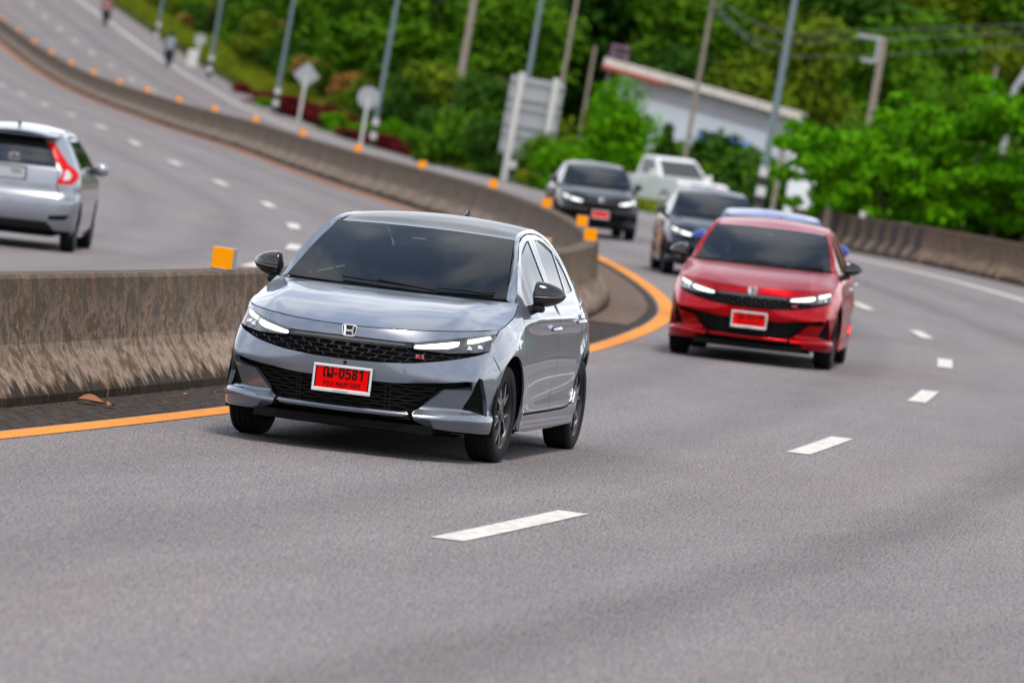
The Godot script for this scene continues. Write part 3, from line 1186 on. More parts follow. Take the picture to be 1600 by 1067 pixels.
func rail(t: float, k: float) -> Vector3:
	var x := clampf(t, 0.0, 1.0) * (SEAM.size() - 1)
	var j := clampi(int(floor(x)), 0, SEAM.size() - 2)
	var f := x - j
	var jm := maxi(j - 1, 0)
	var jp := mini(j + 2, SEAM.size() - 1)
	var w := cr(SEAM[jm][0], SEAM[j][0], SEAM[j + 1][0], SEAM[jp][0], f)
	var v := cr(SEAM[jm][1], SEAM[j][1], SEAM[j + 1][1], SEAM[jp][1], f)
	var o := side_top(w, v + 0.006)
	var i := Vector3()
	for c in 3:
		i[c] = cr(RAIL_IN[jm][c], RAIL_IN[j][c], RAIL_IN[j + 1][c], RAIL_IN[jp][c], f)
	var p := i.lerp(o, k)
	var bul := lerpf(0.40, 0.22, smoothstep(0.5, 0.8, t)) * i.distance_to(o) * k * (1.0 - k)
	var dirv := Vector3(0.62, 0.62, 0.35 * (1.0 - smoothstep(0.2, 0.5, t)) - 0.3 * smoothstep(0.7, 1.0, t)).normalized()
	return p + dirv * minf(bul, 0.05)

const STEP := Vector2(0.2, 0.03)

func outward(p: Vector3) -> Vector3:
	return Vector3(p.x, maxf(0.0, p.y - 0.7) * 1.2, p.z + 1.35 if p.z > 0.2 or p.z < -2.9 else 0.0)

func top_side(p: Vector3) -> Vector3:
	return Vector3(p.x * 0.4, 1.0, 0.3)

# ---- meshes of one kind of car, built once and shared
func bar3(mb: MB, a: Vector3, b: Vector3, na: Vector3, w: float, t: float) -> void:
	var d := (b - a)
	if d.length() < 0.002: return
	var sd := d.normalized().cross(na).normalized()
	mb.box((a + b) * 0.5, Vector3(w, t, d.length()), 0.0, Basis(sd, na, d.normalized()) if true else Basis())

func sedan_meshes() -> Dictionary:
	if cache.has("sedan"): return cache.sedan
	hood_tables()
	var S := {}
	var out := outward
	var up := top_side
	var B := belt
	var T := side_top
	var off = func(o: float) -> Callable: return func(s: float, v: float) -> Vector3: return belt_off(s, v, o)
	# --- nose
	var lip := []
	for q in HOOD_LIP: lip.append(q)
	# upper edge of the bumper, under grille and lamps
	var top_edge := [[0.0, 0.566], [0.2, 0.570], [0.4, 0.586], [0.55, 0.612], [0.67, 0.643], [0.745, 0.668], [0.785, 0.692]]
	var fender_seam := [[0.44, 0.694], [0.38, 0.655], [0.33, 0.615]]
	# bumper: nose polygon built from lateral points then the stretch along the side up to the arch
	var half := PackedVector2Array()
	for k in top_edge.size():
		half.append(Vector2(s_u(top_edge[k][0], top_edge[k][1]), top_edge[k][1]))
	half.append(Vector2(s_w(0.40, 0.672), 0.672))
	var arc := arch(0.0, 0.368, 0.72, -0.30, 12)
	for q in arc: half.append(Vector2(s_w(q[0], q[1]), q[1]))
	half.append(Vector2(s_w(0.35, 0.190), 0.190))
	half.append(Vector2(5.0, 0.190))
	half.append(Vector2(3.5, 0.196))
	half.append(Vector2(2.75, 0.205))
	var inner := [[0.445, 0.240], [0.428, 0.292], [0.46, 0.318], [0.585, 0.437], [0.60, 0.446], [0.740, 0.458], [0.748, 0.506], [0.72, 0.508], [0.55, 0.482], [0.3, 0.457], [0.0, 0.452]]
	for k in inner.size():
		var q0: Array = inner[k]
		half.append(Vector2(s_u(q0[0], q0[1]), q0[1]))
	var bump := PackedVector2Array()
	for q in half: bump.append(q)
	for k in range(half.size() - 2, 0, -1): bump.append(Vector2(-half[k].x, half[k].y))
	var vent := PackedVector2Array()
	for q in [[0.774, 0.535], [0.790, 0.525]]: vent.append(Vector2(s_u(q[0], q[1]), q[1]))
	vent.append(Vector2(s_w(0.475, 0.40), 0.40))
	vent.append(Vector2(s_w(0.445, 0.300), 0.300))
	for q in [[0.745, 0.322], [0.692, 0.335], [0.705, 0.365]]: vent.append(Vector2(s_u(q[0], q[1]), q[1]))
	var vent_m := PackedVector2Array()
	for q in vent: vent_m.append(Vector2(-q.x, q.y))
	var mb := MB.new()
	mb.panel(B, bump, STEP, out, [vent, vent_m], 0.03)
	S.front_bumper = mb
	# lower grille: dark back and wavy slats
	mb = MB.new()
	var big := poly_u(sym([[0.0, 0.47], [0.3, 0.475], [0.72, 0.51], [0.745, 0.45], [0.60, 0.43], [0.45, 0.28], [0.0, 0.27]]))
	mb.panel(off.call(-0.055), big, Vector2(0.3, 0.06), out)
	S.lower_grille = mb
	mb = MB.new()
	for r in 8:
		var v0 := 0.292 + 0.0215 * r
		var prev := Vector3.ZERO
		for k in 61:
			var u := -0.72 + 1.44 * k / 60.0
			var v := v0 + 0.0045 * sin(u * 52.0 + r * PI)
			var lim: float = 0.36 if v < 0.29 else lerpf(0.415, 0.575, clampf((v - 0.289) / 0.145, 0.0, 1.0))
			if v > 0.452 + 0.02 * absf(u) : lim = -1.0
			var p := belt_off(s_u(u, v), v, -0.022)
			if absf(u) < lim and prev != Vector3.ZERO:
				bar3(mb, prev, p, Vector3(0, 0, 1), 0.0055, 0.012)
			prev = p if absf(u) < lim else Vector3.ZERO
	for u in [-0.30, -0.28, 0.26, 0.29]:
		bar3(mb, belt_off(s_u(u, 0.29), 0.29, -0.035), belt_off(s_u(u, 0.455), 0.455, -0.035), Vector3(0, 0, 1), 0.012, 0.01)
	S.lower_slats = mb
	mb = MB.new()
	mb.panel(off.call(0.004), poly_u(sym([[0.0, 0.281], [0.36, 0.285], [0.398, 0.288], [0.410, 0.276], [0.385, 0.262], [0.0, 0.257]])), Vector2(0.15, 0.012), out, [], 0.03)
	S.lower_lip = mb
	# black corner vents
	mb = MB.new()
	mb.panel(off.call(-0.028), vent, Vector2(0.15, 0.04), out)
	S.air_vent = mb
	# body strip between bonnet and lamps
	var nose_top := []
	for q in lip: nose_top.append([q[0], q[1] - 0.005])
	var lamp_top := [[0.787, 0.800], [0.70, 0.778], [0.60, 0.755], [0.50, 0.733], [0.393, 0.712], [0.30, 0.709], [0.0, 0.712]]
	var np_half := nose_top.duplicate()
	np_half.append([0.79, 0.823])
	np_half.append_array(lamp_top)
	mb = MB.new()
	mb.panel(B, poly_u(sym(np_half)), STEP, out, [], 0.012)
	S.nose_panel = mb
	# light bar across the nose
	mb = MB.new()
	mb.panel(off.call(-0.006), poly_u(sym([[0.0, 0.709], [0.30, 0.706], [0.385, 0.708], [0.385, 0.680], [0.0, 0.676]])), STEP, out, [], 0.02)
	S.light_bar = mb
	mb = MB.new()
	for r in 2:
		var v := 0.6905 + 0.0058 * r
		for k in 24:
			var u0 := -0.345 + 0.69 * k / 24.0
			var u1 := -0.345 + 0.69 * (k + 1) / 24.0
			bar3(mb, belt_off(s_u(u0, v), v, -0.002), belt_off(s_u(u1, v), v, -0.002), Vector3(0, 0, 1), 0.0048, 0.008)
	S.light_bar_strip = mb
	# upper grille: dark back, gloss side flaps and a net of long hexagons
	var gr_half := [[0.0, 0.676], [0.385, 0.680], [0.42, 0.668], [0.60, 0.664], [0.745, 0.684], [0.78, 0.693], [0.745, 0.670], [0.67, 0.645], [0.55, 0.614], [0.4, 0.588], [0.2, 0.572], [0.0, 0.568]]
	mb = MB.new()
	mb.panel(off.call(-0.032), poly_u(sym(gr_half)), STEP, out)
	S.grille = mb
	mb = MB.new()
	var cw := 0.094
	var ch := 0.0255
	for row in 5:
		var vb := 0.572 + ch * row
		for k in range(-9, 10):
			var uc := (k + (0.5 if row % 2 else 0.0)) * cw
			var pts := [[uc - cw * 0.5, vb + ch * 0.5], [uc - cw * 0.36, vb + ch], [uc + cw * 0.36, vb + ch], [uc + cw * 0.5, vb + ch * 0.5], [uc + cw * 0.36, vb], [uc - cw * 0.36, vb]]
			for j in 6:
				var a: Array = pts[j]
				var b: Array = pts[(j + 1) % 6]
				var ok := true
				for q in [a, b]:
					var au: float = absf(q[0])
					var lo := lut(top_edge, au) + 0.004
					var hi: float = 0.676 if au < 0.385 else 0.664
					if au > 0.66 or q[1] < lo or q[1] > hi: ok = false
				if ok:
					var d0 := -0.014 if absf(uc) < 0.42 else -0.008
					bar3(mb, belt_off(s_u(a[0], a[1]), a[1], d0), belt_off(s_u(b[0], b[1]), b[1], d0), Vector3(0, 0, 1), 0.0034, 0.012)
	S.grille_net = mb
	# headlamps
	var hl := [[0.390, 0.709], [0.50, 0.730], [0.60, 0.752], [0.70, 0.775], [0.785, 0.797], [0.796, 0.775], [0.800, 0.735], [0.783, 0.697], [0.745, 0.687], [0.60, 0.668], [0.42, 0.672], [0.390, 0.682]]
	var hp := poly_u(hl)
	mb = MB.new()
	mb.panel(off.call(-0.002), hp, Vector2(0.15, 0.02), out)
	S.lens = mb
	mb = MB.new()
	mb.panel(off.call(-0.035), hp, Vector2(0.15, 0.02), out)
	mb.wall(off.call(-0.004), hp, 0.032, out)
	S.housing = mb
	mb = MB.new()
	mb.panel(off.call(-0.018), poly_u([[0.403, 0.703], [0.50, 0.722], [0.60, 0.742], [0.640, 0.748], [0.640, 0.722], [0.60, 0.707], [0.50, 0.695], [0.403, 0.688]]), Vector2(0.15, 0.02), out, [], 0.014)
	mb.panel(off.call(-0.016), poly_u([[0.680, 0.763], [0.776, 0.790], [0.783, 0.772], [0.72, 0.750], [0.686, 0.742]]), Vector2(0.15, 0.02), out, [], 0.014)
	S.lamp_strip = mb
	mb = MB.new()
	for q in [[0.70, 0.712], [0.752, 0.722]]:
		var p := belt_off(s_u(q[0], q[1]), q[1], -0.03)
		mb.xf = Transform3D(Basis(), p)
		mb.lathe([Vector2(0.0, 0.014), Vector2(0.012, 0.012), Vector2(0.019, 0.004), Vector2(0.021, -0.01)], 14, Vector3(0.5, 0, 0.86))
	mb.xf = Transform3D()
	S.projector = mb
	# --- bonnet and cowl
	mb = MB.new()
	mb.panel(hood, PackedVector2Array([Vector2(-0.996, 0.002), Vector2(0.996, 0.002), Vector2(0.996, 0.997), Vector2(-0.996, 0.997)]), Vector2(0.04, 0.04), up, [], 0.015)
	S.hood = mb
	mb = MB.new()
	var P := []
	for k in 25:
		var a := -1.0 + k / 12.0
		var c := cowl(a)
		P.append(c - Vector3(0, 0.012, -0.02))
	for k in 25:
		var a := -1.0 + k / 12.0
		P.append(screen(a, 0.0) - Vector3(0, 0.010, 0.01))
	mb.grid(P, 25)
	S.cowl = mb
	# --- glass
	mb = MB.new()
	mb.panel(screen, PackedVector2Array([Vector2(-1, 0.005), Vector2(1, 0.005), Vector2(1, 0.995), Vector2(-1, 0.995)]), Vector2(0.1, 0.1), up)
	S.windscreen = mb
	mb = MB.new()
	var inner_screen := func(a: float, b: float) -> Vector3: return screen(a, b) - Vector3(0, 0.004, 0.002)
	mb.panel(inner_screen, PackedVector2Array([Vector2(-1, 0.0), Vector2(1, 0.0), Vector2(1, 1), Vector2(-1, 1)]), Vector2(0.1, 0.1), up, [PackedVector2Array([Vector2(-0.955, 0.085), Vector2(0.955, 0.085), Vector2(0.945, 0.975), Vector2(-0.945, 0.975)])])
	mb.panel(inner_screen, PackedVector2Array([Vector2(-0.17, 0.80), Vector2(-0.10, 0.765), Vector2(0.10, 0.765), Vector2(0.17, 0.80), Vector2(0.2, 0.96), Vector2(-0.2, 0.96)]), Vector2(0.1, 0.1), up, [PackedVector2Array([Vector2(-0.115, 0.79), Vector2(0.115, 0.79), Vector2(0.05, 0.845), Vector2(-0.05, 0.845)])])
	S.frit = mb
	mb = MB.new()
	mb.panel(func(a: float, b: float) -> Vector3: return screen(a, b) - Vector3(0, 0.012, 0.006), PackedVector2Array([Vector2(-0.12, 0.785), Vector2(0.12, 0.785), Vector2(0.06, 0.85), Vector2(-0.06, 0.85)]), Vector2(0.1, 0.1), up)
	S.camera_cover = mb
	mb = MB.new()
	mb.panel(roof, PackedVector2Array([Vector2(-1, 0.006), Vector2(1, 0.006), Vector2(1, 1), Vector2(-1, 1)]), Vector2(0.1, 0.05), up, [], 0.01)
	S.roof = mb
	mb = MB.new()
	mb.panel(rear_glass, PackedVector2Array([Vector2(-1, 0.01), Vector2(1, 0.01), Vector2(1, 1), Vector2(-1, 1)]), Vector2(0.2, 0.1), func(p: Vector3) -> Vector3: return Vector3(0, 1, -1))
	S.rear_window = mb
	mb = MB.new()
	mb.panel(rail, PackedVector2Array([Vector2(0.0, 0.03), Vector2(1.0, 0.03), Vector2(1.0, 1.0), Vector2(0.0, 1.0)]), Vector2(0.02, 0.2), func(p: Vector3) -> Vector3: return Vector3(1, 1, 0.5), [], 0.012)
	S.pillar = mb
	# --- sides
	var arc_f := arch(0.0, 0.368, 0.72, PI + 0.30, 20)
	var fpoly := [[0.392, 0.667], [0.435, 0.690], [0.33, 0.76], [0.222, 0.824]]
	for q in HOOD_EDGE: fpoly.append([q[0], q[1] - 0.004])
	fpoly.append_array([[-0.385, 0.985], [-0.36, 0.94], [-0.315, 0.892], [-0.345, 0.80], [-0.380, 0.65], [-0.372, 0.45], [-0.362, 0.28], [-0.35, 0.20]])
	arc_f.reverse()
	for q in arc_f: fpoly.append(q)
	mb = MB.new()
	mb.panel(B, poly_w(fpoly), STEP, out, [], 0.012)
	S.fender = mb
	var front_edge := [[-0.321, 0.888], [-0.351, 0.80], [-0.386, 0.65], [-0.378, 0.45], [-0.370, 0.30]]
	var split := [[-1.405, 0.30], [-1.455, 0.50], [-1.470, 0.63], [-1.474, 0.88]]
	var fd := []
	for k in front_edge.size(): fd.append(front_edge[k])
	for q in split: fd.append([q[0] + 0.003, q[1]])
	fd.append([-1.471, v_sh(-1.471)])
	fd.append([-0.9, v_sh(-0.9)])
	fd.append([-0.321, v_sh(-0.321)])
	mb = MB.new()
	mb.panel(B, poly_w(fd), STEP, out, [], 0.012)
	var frame_f := PackedVector2Array()
	frame_f.append(Vector2(-1.471, v_sh(-1.471)))
	frame_f.append(Vector2(-0.321, v_sh(-0.321)))
	for q in [[-0.345, 0.93], [-0.385, 0.980]]: frame_f.append(Vector2(q[0], q[1]))
	for k in range(2, 7): frame_f.append(Vector2(SEAM[k][0], SEAM[k][1]))
	frame_f.append(Vector2(-1.447, 1.401))
	frame_f.append(Vector2(-1.455, 1.10))
	var win_f := PackedVector2Array([Vector2(-0.545, 0.975), Vector2(-1.405, 1.008), Vector2(-1.36, 1.20), Vector2(-1.345, 1.364), Vector2(-1.22, 1.358), Vector2(-1.098, 1.336), Vector2(-0.831, 1.240), Vector2(-0.60, 1.075)])
	mb.panel(T, frame_f, Vector2(0.06, 0.03), out, [win_f], 0.010)
	S.front_door = mb
	mb = MB.new()
	mb.panel(func(w: float, v: float) -> Vector3: return side_top(w, v) - Vector3(0.006, 0, 0), win_f, Vector2(0.1, 0.05), out)
	S.front_window = mb
	mb = MB.new()
	mb.panel(T, PackedVector2Array([Vector2(-1.36, 1.20), Vector2(-1.405, 1.008), Vector2(-1.432, 1.009), Vector2(-1.385, 1.20), Vector2(-1.372, 1.366), Vector2(-1.345, 1.364)]), Vector2(0.1, 0.05), out, [], 0.004)
	S.pillar_trim = mb
	var rd := []
	for q in split: rd.append([q[0] - 0.003, q[1]])
	rd.reverse()
	rd.append_array([[-1.85, 0.306], [-2.02, 0.318], [-2.125, 0.345], [-2.185, 0.42]])
	var ar := arch(-2.589, 0.43, 0.28, 1.02, 8)
	for q in ar: rd.append(q)
	rd.append_array([[-2.325, 0.76], [-2.31, v_sh(-2.31)], [-1.477, v_sh(-1.477)]])
	mb = MB.new()
	mb.panel(B, poly_w(rd), STEP, out, [], 0.012)
	var frame_r := PackedVector2Array([Vector2(-1.477, v_sh(-1.477)), Vector2(-1.461, 1.10), Vector2(-1.453, 1.401)])
	for k in range(7, 12): frame_r.append(Vector2(SEAM[k][0], SEAM[k][1]))
	frame_r.append(Vector2(-2.36, 0.98))
	frame_r.append(Vector2(-2.31, v_sh(-2.31)))
	frame_r.reverse()
	var win_r := PackedVector2Array([Vector2(-1.515, 1.012), Vector2(-1.985, 1.034), Vector2(-2.026, 1.302), Vector2(-1.85, 1.350), Vector2(-1.70, 1.368), Vector2(-1.54, 1.369), Vector2(-1.52, 1.20)])
	var win_q := PackedVector2Array([Vector2(-2.025, 1.037), Vector2(-2.29, 1.052), Vector2(-2.235, 1.165), Vector2(-2.16, 1.235), Vector2(-2.062, 1.287)])
	for pw in [win_r, win_q, win_f, frame_r, frame_f]:
		if Geometry2D.is_polygon_clockwise(pw): pw.reverse()
	mb.panel(T, frame_r, Vector2(0.06, 0.03), out, [win_r, win_q], 0.010)
	S.rear_door = mb
	mb = MB.new()
	mb.panel(func(w: float, v: float) -> Vector3: return side_top(w, v) - Vector3(0.006, 0, 0), win_r, Vector2(0.1, 0.05), out)
	mb.panel(func(w: float, v: float) -> Vector3: return side_top(w, v) - Vector3(0.006, 0, 0), win_q, Vector2(0.1, 0.05), out)
	S.rear_window_side = mb
	mb = MB.new()
	mb.panel(T, PackedVector2Array([Vector2(-1.985, 1.034), Vector2(-2.025, 1.037), Vector2(-2.062, 1.287), Vector2(-2.026, 1.302)]), Vector2(0.1, 0.05), out, [], 0.004)
	S.rear_trim = mb
	# quarter panel, from the rear door to the tail
	var qp := [[-2.316, v_sh(-2.316)], [-2.331, 0.76]]
	var arq := arch(-2.589, 0.368, 1.02, PI + 0.30, 22)
	var ar2 := arch(-2.589, 0.424, 0.98, 0.28, 8)
	for k in range(0, 5): qp.append([ar2[k][0] + 0.0, ar2[k][1]])
	qp.append([arq[0][0] - 0.012, arq[0][1]])
	for q in arq: qp.append(q)
	qp.append_array([[-3.0, 0.19], [-3.35, 0.20], [-3.50, 0.21]])
	for q in [[-3.63, 0.50], [-3.60, 0.76], [-3.45, 0.985], [-3.0, 0.985], [-2.62, 0.985], [-2.40, 0.96]]: qp.append(q)
	qp = [[-2.316, v_sh(-2.316)], [-2.331, 0.76], [-2.39, 0.664]]
	for q in arch(-2.589, 0.368, 0.98, PI + 0.30, 22): qp.append(q)
	qp.append_array([[-3.0, 0.19], [-3.30, 0.20]])
	qp.append_array([[-3.32, 0.45], [-3.32, 0.76], [-3.26, 0.985], [-3.0, 0.985], [-2.62, 0.985], [-2.40, 0.96]])
	mb = MB.new()
	mb.panel(B, poly_w(qp), STEP, out, [], 0.012)
	mb.panel(T, PackedVector2Array([Vector2(-2.30, 0.915), Vector2(-3.0, 0.93), Vector2(-3.0, 0.985), Vector2(-2.62, 1.0), Vector2(-2.40, 1.06), Vector2(-2.355, 0.98)]), Vector2(0.06, 0.03), out)
	S.rear_quarter = mb
	mb = MB.new()
	var tail := PackedVector2Array()
	for q in [Vector2(s_w(-3.325, 0.2), 0.2), Vector2(18, 0.2), Vector2(18, 0.99), Vector2(s_w(-3.27, 0.985), 0.985), Vector2(s_w(-3.325, 0.76), 0.76), Vector2(s_w(-3.325, 0.45), 0.45)]: tail.append(q)
	mb.panel(B, tail, Vector2(0.2, 0.06), out)
	mb.add(mb.mirrored())
	S.rear_bumper = mb
	mb = MB.new()
	P = []
	for r in 5:
		for k in 13:
			var a := -1.0 + k / 6.0
			var b := r / 4.0
			var p := rear_glass(a, 1.0)
			P.append(p.lerp(Vector3(a * 0.54, 0.975, -3.40 - 0.07 * (1.0 - a * a)), b) + Vector3(0, 0.012 * sin(b * PI), 0))
	mb.grid(P, 13)
	S.trunk_lid = mb
	mb = MB.new()
	mb.panel(off.call(0.004), poly_w([[-3.12, 0.80], [-3.47, 0.80], [-3.46, 0.93], [-3.05, 0.93]]), Vector2(0.2, 0.04), out, [], 0.01)
	S.tail_light = mb
	# sills
	mb = MB.new()
	mb.panel(func(s: float, v: float) -> Vector3: return belt(s, v) + Vector3(0.012 + 0.02 * (1.0 - smoothstep(0.2, 0.25, v)) * smoothstep(0.15, 0.19, v), 0, 0), poly_w([[-0.345, 0.195], [-0.358, 0.315], [-0.368, 0.312], [-0.40, 0.288], [-1.40, 0.288], [-1.85, 0.294], [-2.02, 0.306], [-2.135, 0.335], [-2.20, 0.42], [-2.232, 0.42], [-2.246, 0.30], [-2.215, 0.195], [-1.5, 0.178], [-0.6, 0.178]]), Vector2(0.15, 0.02), out, [], 0.02)
	S.sill = mb
	# handles
	for a in [["front_handle", -1.315, 0.822], ["rear_handle", -2.175, 0.862]]:
		mb = MB.new()
		var c := belt(s_w(a[1], a[2]), a[2])
		mb.tube([c + Vector3(0.004, -0.004, 0.085), c + Vector3(0.026, 0.0, 0.06), c + Vector3(0.034, 0.002, 0.0), c + Vector3(0.028, 0.004, -0.06), c + Vector3(0.004, 0.004, -0.085)], [0.009, 0.013, 0.015, 0.013, 0.009], 10)
		S[a[0]] = mb
		mb = MB.new()
		mb.xf = Transform3D(Basis(), c + Vector3(-0.002, 0.0, 0.0))
		mb.lathe([Vector2(0.05, 0.0), Vector2(0.03, 0.002), Vector2(0.0, 0.003)], 20, Vector3(1, 0, 0))
		S[a[0] + "_cup"] = mb
	# dark inside: shell behind the seams, wheel wells, floor
	mb = MB.new()
	for q in [[0.45, -0.42, 0.90], [-0.40, -2.2, 0.87], [-2.15, -3.2, 0.90]]: pass
	var holes_in := [poly_w(arch(0.0, 0.40, 0.0, TAU - 0.01, 28)), poly_w(arch(-2.589, 0.40, 0.0, TAU - 0.01, 28))]
	mb.panel(off.call(-0.03), poly_w([[0.30, 0.17], [0.20, 0.80], [-0.30, 0.86], [-3.2, 0.90], [-3.2, 0.2], [-2.0, 0.19], [-0.5, 0.19]]), Vector2(0.5, 0.06), out, holes_in)
	mb.add(mb.mirrored())
	for wc in [0.0, -2.589]:
		for sx in [-1.0, 1.0]:
			var Q := []
			for k in 19:
				var a := lerpf(-0.35, PI + 0.35, k / 18.0)
				var far := 0.845 if wc == 0.0 or cos(a) > -0.2 else lerpf(0.845, 0.70, clampf((-cos(a) - 0.2) / 0.6, 0.0, 1.0))
				for x in [0.56, 0.66, far]:
					Q.append(Vector3(sx * x, 0.303 + 0.385 * sin(a), wc + 0.385 * cos(a)))
			mb.grid(Q, 3)
			var fl := []
			for k in 19:
				var a := lerpf(-0.35, PI + 0.35, k / 18.0)
				fl.append(Vector3(sx * 0.56, 0.303 + 0.385 * sin(a), wc + 0.385 * cos(a)))
			mb.face(fl)
	mb.box(Vector3(0, 0.19, -1.3), Vector3(1.10, 0.05, 4.3))
	mb.box(Vector3(0, 0.185, -1.295), Vector3(1.56, 0.04, 1.75))
	mb.box(Vector3(0, 0.52, 0.30), Vector3(1.08, 0.62, 0.70), 0.04)
	mb.box(Vector3(0, 0.40, 0.66), Vector3(0.80, 0.36, 0.22), 0.04)
	mb.box(Vector3(0, 0.60, -2.75), Vector3(1.08, 0.75, 0.60), 0.04)
	# air dam under the nose
	var dam := []
	for k in 21:
		var u := -0.62 + 1.24 * k / 20.0
		var p := belt(s_u(u, 0.22), 0.22)
		dam.append(p + Vector3(0, 0.035, -0.045))
	for k in 21:
		var u := -0.62 + 1.24 * k / 20.0
		var p := belt(s_u(u, 0.22), 0.22)
		dam.append(Vector3(p.x, 0.150, p.z - 0.18))
	for k in 21:
		var u := -0.62 + 1.24 * k / 20.0
		dam.append(Vector3(u, 0.150, 0.15))
	mb.grid(dam, 21)
	S.underbody = mb
	# --- mirrors
	mb = MB.new()
	var low := MB.new()
	var rings := 14
	var cols := 25
	P = []
	var PL := []
	var mc := Vector3(0.905, 1.043, -0.665)
	for r in rings + 1:
		var t := float(r) / rings
		var xx := -0.092 + 0.200 * t
		var rad := pow(clampf(t / 0.10, 0.02, 1.0), 0.4) * pow(1.0 - pow(t * 0.995, 3.2), 0.55)
		var hh := lerpf(0.092, 0.070, t) * rad
		var dd := lerpf(0.078, 0.066, t) * rad
		for k in cols:
			var a := TAU * k / (cols - 1)
			var yy := hh * (sin(a) if sin(a) > 0 else sin(a) * 0.92)
			var zz := dd * cos(a) * (1.0 if cos(a) > 0 else 0.55)
			P.append(mc + Vector3(xx, yy + 0.008 * t, zz - 0.055 * t * t))
	mb.grid(P, cols)
	S.mirror_cap = mb
	mb = MB.new()
	for r in rings:
		var t := 0.08 + 0.84 * float(r) / (rings - 1)
		pass
	var line := []
	for r in 12:
		var t := 0.10 + 0.82 * r / 11.0
		var rad := pow(clampf(t / 0.10, 0.02, 1.0), 0.4) * pow(1.0 - pow(t * 0.995, 3.2), 0.55)
		line.append(mc + Vector3(-0.092 + 0.200 * t, -0.012 * rad + 0.008 * t, lerpf(0.079, 0.067, t) * rad * 0.985 - 0.055 * t * t))
	mb.tube(line, 0.0035, 6)
	S.mirror_line = mb
	mb = MB.new()
	mb.tube([Vector3(0.775, 0.925, -0.60), Vector3(0.82, 0.945, -0.63), Vector3(0.875, 0.985, -0.665)], [0.032, 0.03, 0.034], 10)
	mb.box(Vector3(0.842, 0.955, -0.645), Vector3(0.11, 0.04, 0.085), 0.012)
	S.mirror_arm = mb
	# --- wipers, fin, inside
	for a in [["wiper_long", [-0.44, 0.26], [0.16, 0.055], [0.30, -0.02]], ["wiper_short", [0.10, 0.0], [0.0, 0.0], [0.0, 0.0]]]: pass
	mb = MB.new()
	var wl := []
	for k in 9: wl.append(screen(lerpf(-0.46, 0.28, k / 8.0), lerpf(0.050, 0.020, k / 8.0)) + Vector3(0, 0.014, 0.008))
	mb.tube(wl, 0.0065, 6)
	var wa := []
	for k in 6: wa.append(screen(lerpf(-0.12, 0.42, k / 5.0), lerpf(0.040, -0.02, k / 5.0)) + Vector3(0, 0.024, 0.012))
	mb.tube(wa, 0.008, 6)
	S.wiper_long = mb
	mb = MB.new()
	wl = []
	for k in 7: wl.append(screen(lerpf(0.42, 0.90, k / 6.0), lerpf(0.04, 0.055, k / 6.0)) + Vector3(0, 0.014, 0.008))
	mb.tube(wl, 0.0065, 6)
	wa = []
	for k in 5: wa.append(screen(lerpf(0.62, 0.90, k / 4.0), lerpf(0.035, 0.005, k / 4.0)) + Vector3(0, 0.022, 0.012))
	mb.tube(wa, 0.008, 6)
	S.wiper_short = mb
	mb = MB.new()
	P = []
	for r in 7:
		var t := r / 6.0
		for k in 7:
			var a := lerpf(-1.0, 1.0, k / 6.0)
			P.append(Vector3(a * 0.022 * (1.0 - 0.6 * t) , 1.452 + 0.055 * t * (1.0 - a * a * 0.4), -2.40 - 0.13 * t + 0.03 * a * a * 0.0))
	mb.box(Vector3(0, 1.440, -2.34), Vector3(0.05, 0.03, 0.14), 0.012)
	mb.box(Vector3(0, 1.472, -2.37), Vector3(0.022, 0.045, 0.08), 0.010, Basis(Vector3(1, 0, 0), 0.5))
	S.antenna = mb
	mb = MB.new()
	mb.box(Vector3(0, 0.90, -0.62), Vector3(1.34, 0.12, 0.50), 0.05)
	mb.box(Vector3(0, 0.70, -0.85), Vector3(1.30, 0.40, 0.22), 0.05)
	mb.box(Vector3(-0.36, 0.955, -0.70), Vector3(0.34, 0.06, 0.20), 0.03)
	S.dashboard = mb
	mb = MB.new()
	for k in 25: pass
	var ring := []
	for k in 21:
		var a := TAU * k / 20.0
		ring.append(Vector3(-0.36 + 0.18 * cos(a), 0.92 + 0.165 * sin(a), -1.0 + 0.07 * sin(a)))
	mb.tube(ring, 0.015, 8)
	mb.box(Vector3(-0.36, 0.92, -0.98), Vector3(0.28, 0.05, 0.04), 0.015)
	S.steering_wheel = mb
	mb = MB.new()
	mb.box(Vector3(0, 0.42, 0.0), Vector3(0.50, 0.16, 0.50), 0.06)
	mb.box(Vector3(0, 0.75, -0.28), Vector3(0.48, 0.62, 0.14), 0.06, Basis(Vector3(1, 0, 0), -0.25))
	mb.box(Vector3(0, 1.14, -0.37), Vector3(0.27, 0.17, 0.10), 0.045, Basis(Vector3(1, 0, 0), -0.15))
	S.seat = mb
	# --- wheels
	mb = MB.new()
	var prof := []
	var R := 0.305
	prof.append(Vector2(0.212, -0.088))
	prof.append(Vector2(0.235, -0.094))
	prof.append(Vector2(0.268, -0.094))
	prof.append(Vector2(0.292, -0.086))
	prof.append(Vector2(0.301, -0.072))
	for g in [-0.052, -0.018, 0.018, 0.052]:
		prof.append(Vector2(R - 0.001, g - 0.006))
		prof.append(Vector2(R - 0.008, g - 0.004))
		prof.append(Vector2(R - 0.008, g + 0.004))
		prof.append(Vector2(R - 0.001, g + 0.006))
	prof.append(Vector2(0.301, 0.072))
	prof.append(Vector2(0.292, 0.086))
	prof.append(Vector2(0.268, 0.094))
	prof.append(Vector2(0.235, 0.094))
	prof.append(Vector2(0.212, 0.088))
	mb.lathe(prof, 56, Vector3(1, 0, 0))
	S.tyre = mb
	mb = MB.new()
	mb.lathe([Vector2(0.196, -0.085), Vector2(0.200, 0.05), Vector2(0.204, 0.074), Vector2(0.212, 0.083), Vector2(0.219, 0.085), Vector2(0.219, 0.070)], 48, Vector3(1, 0, 0))
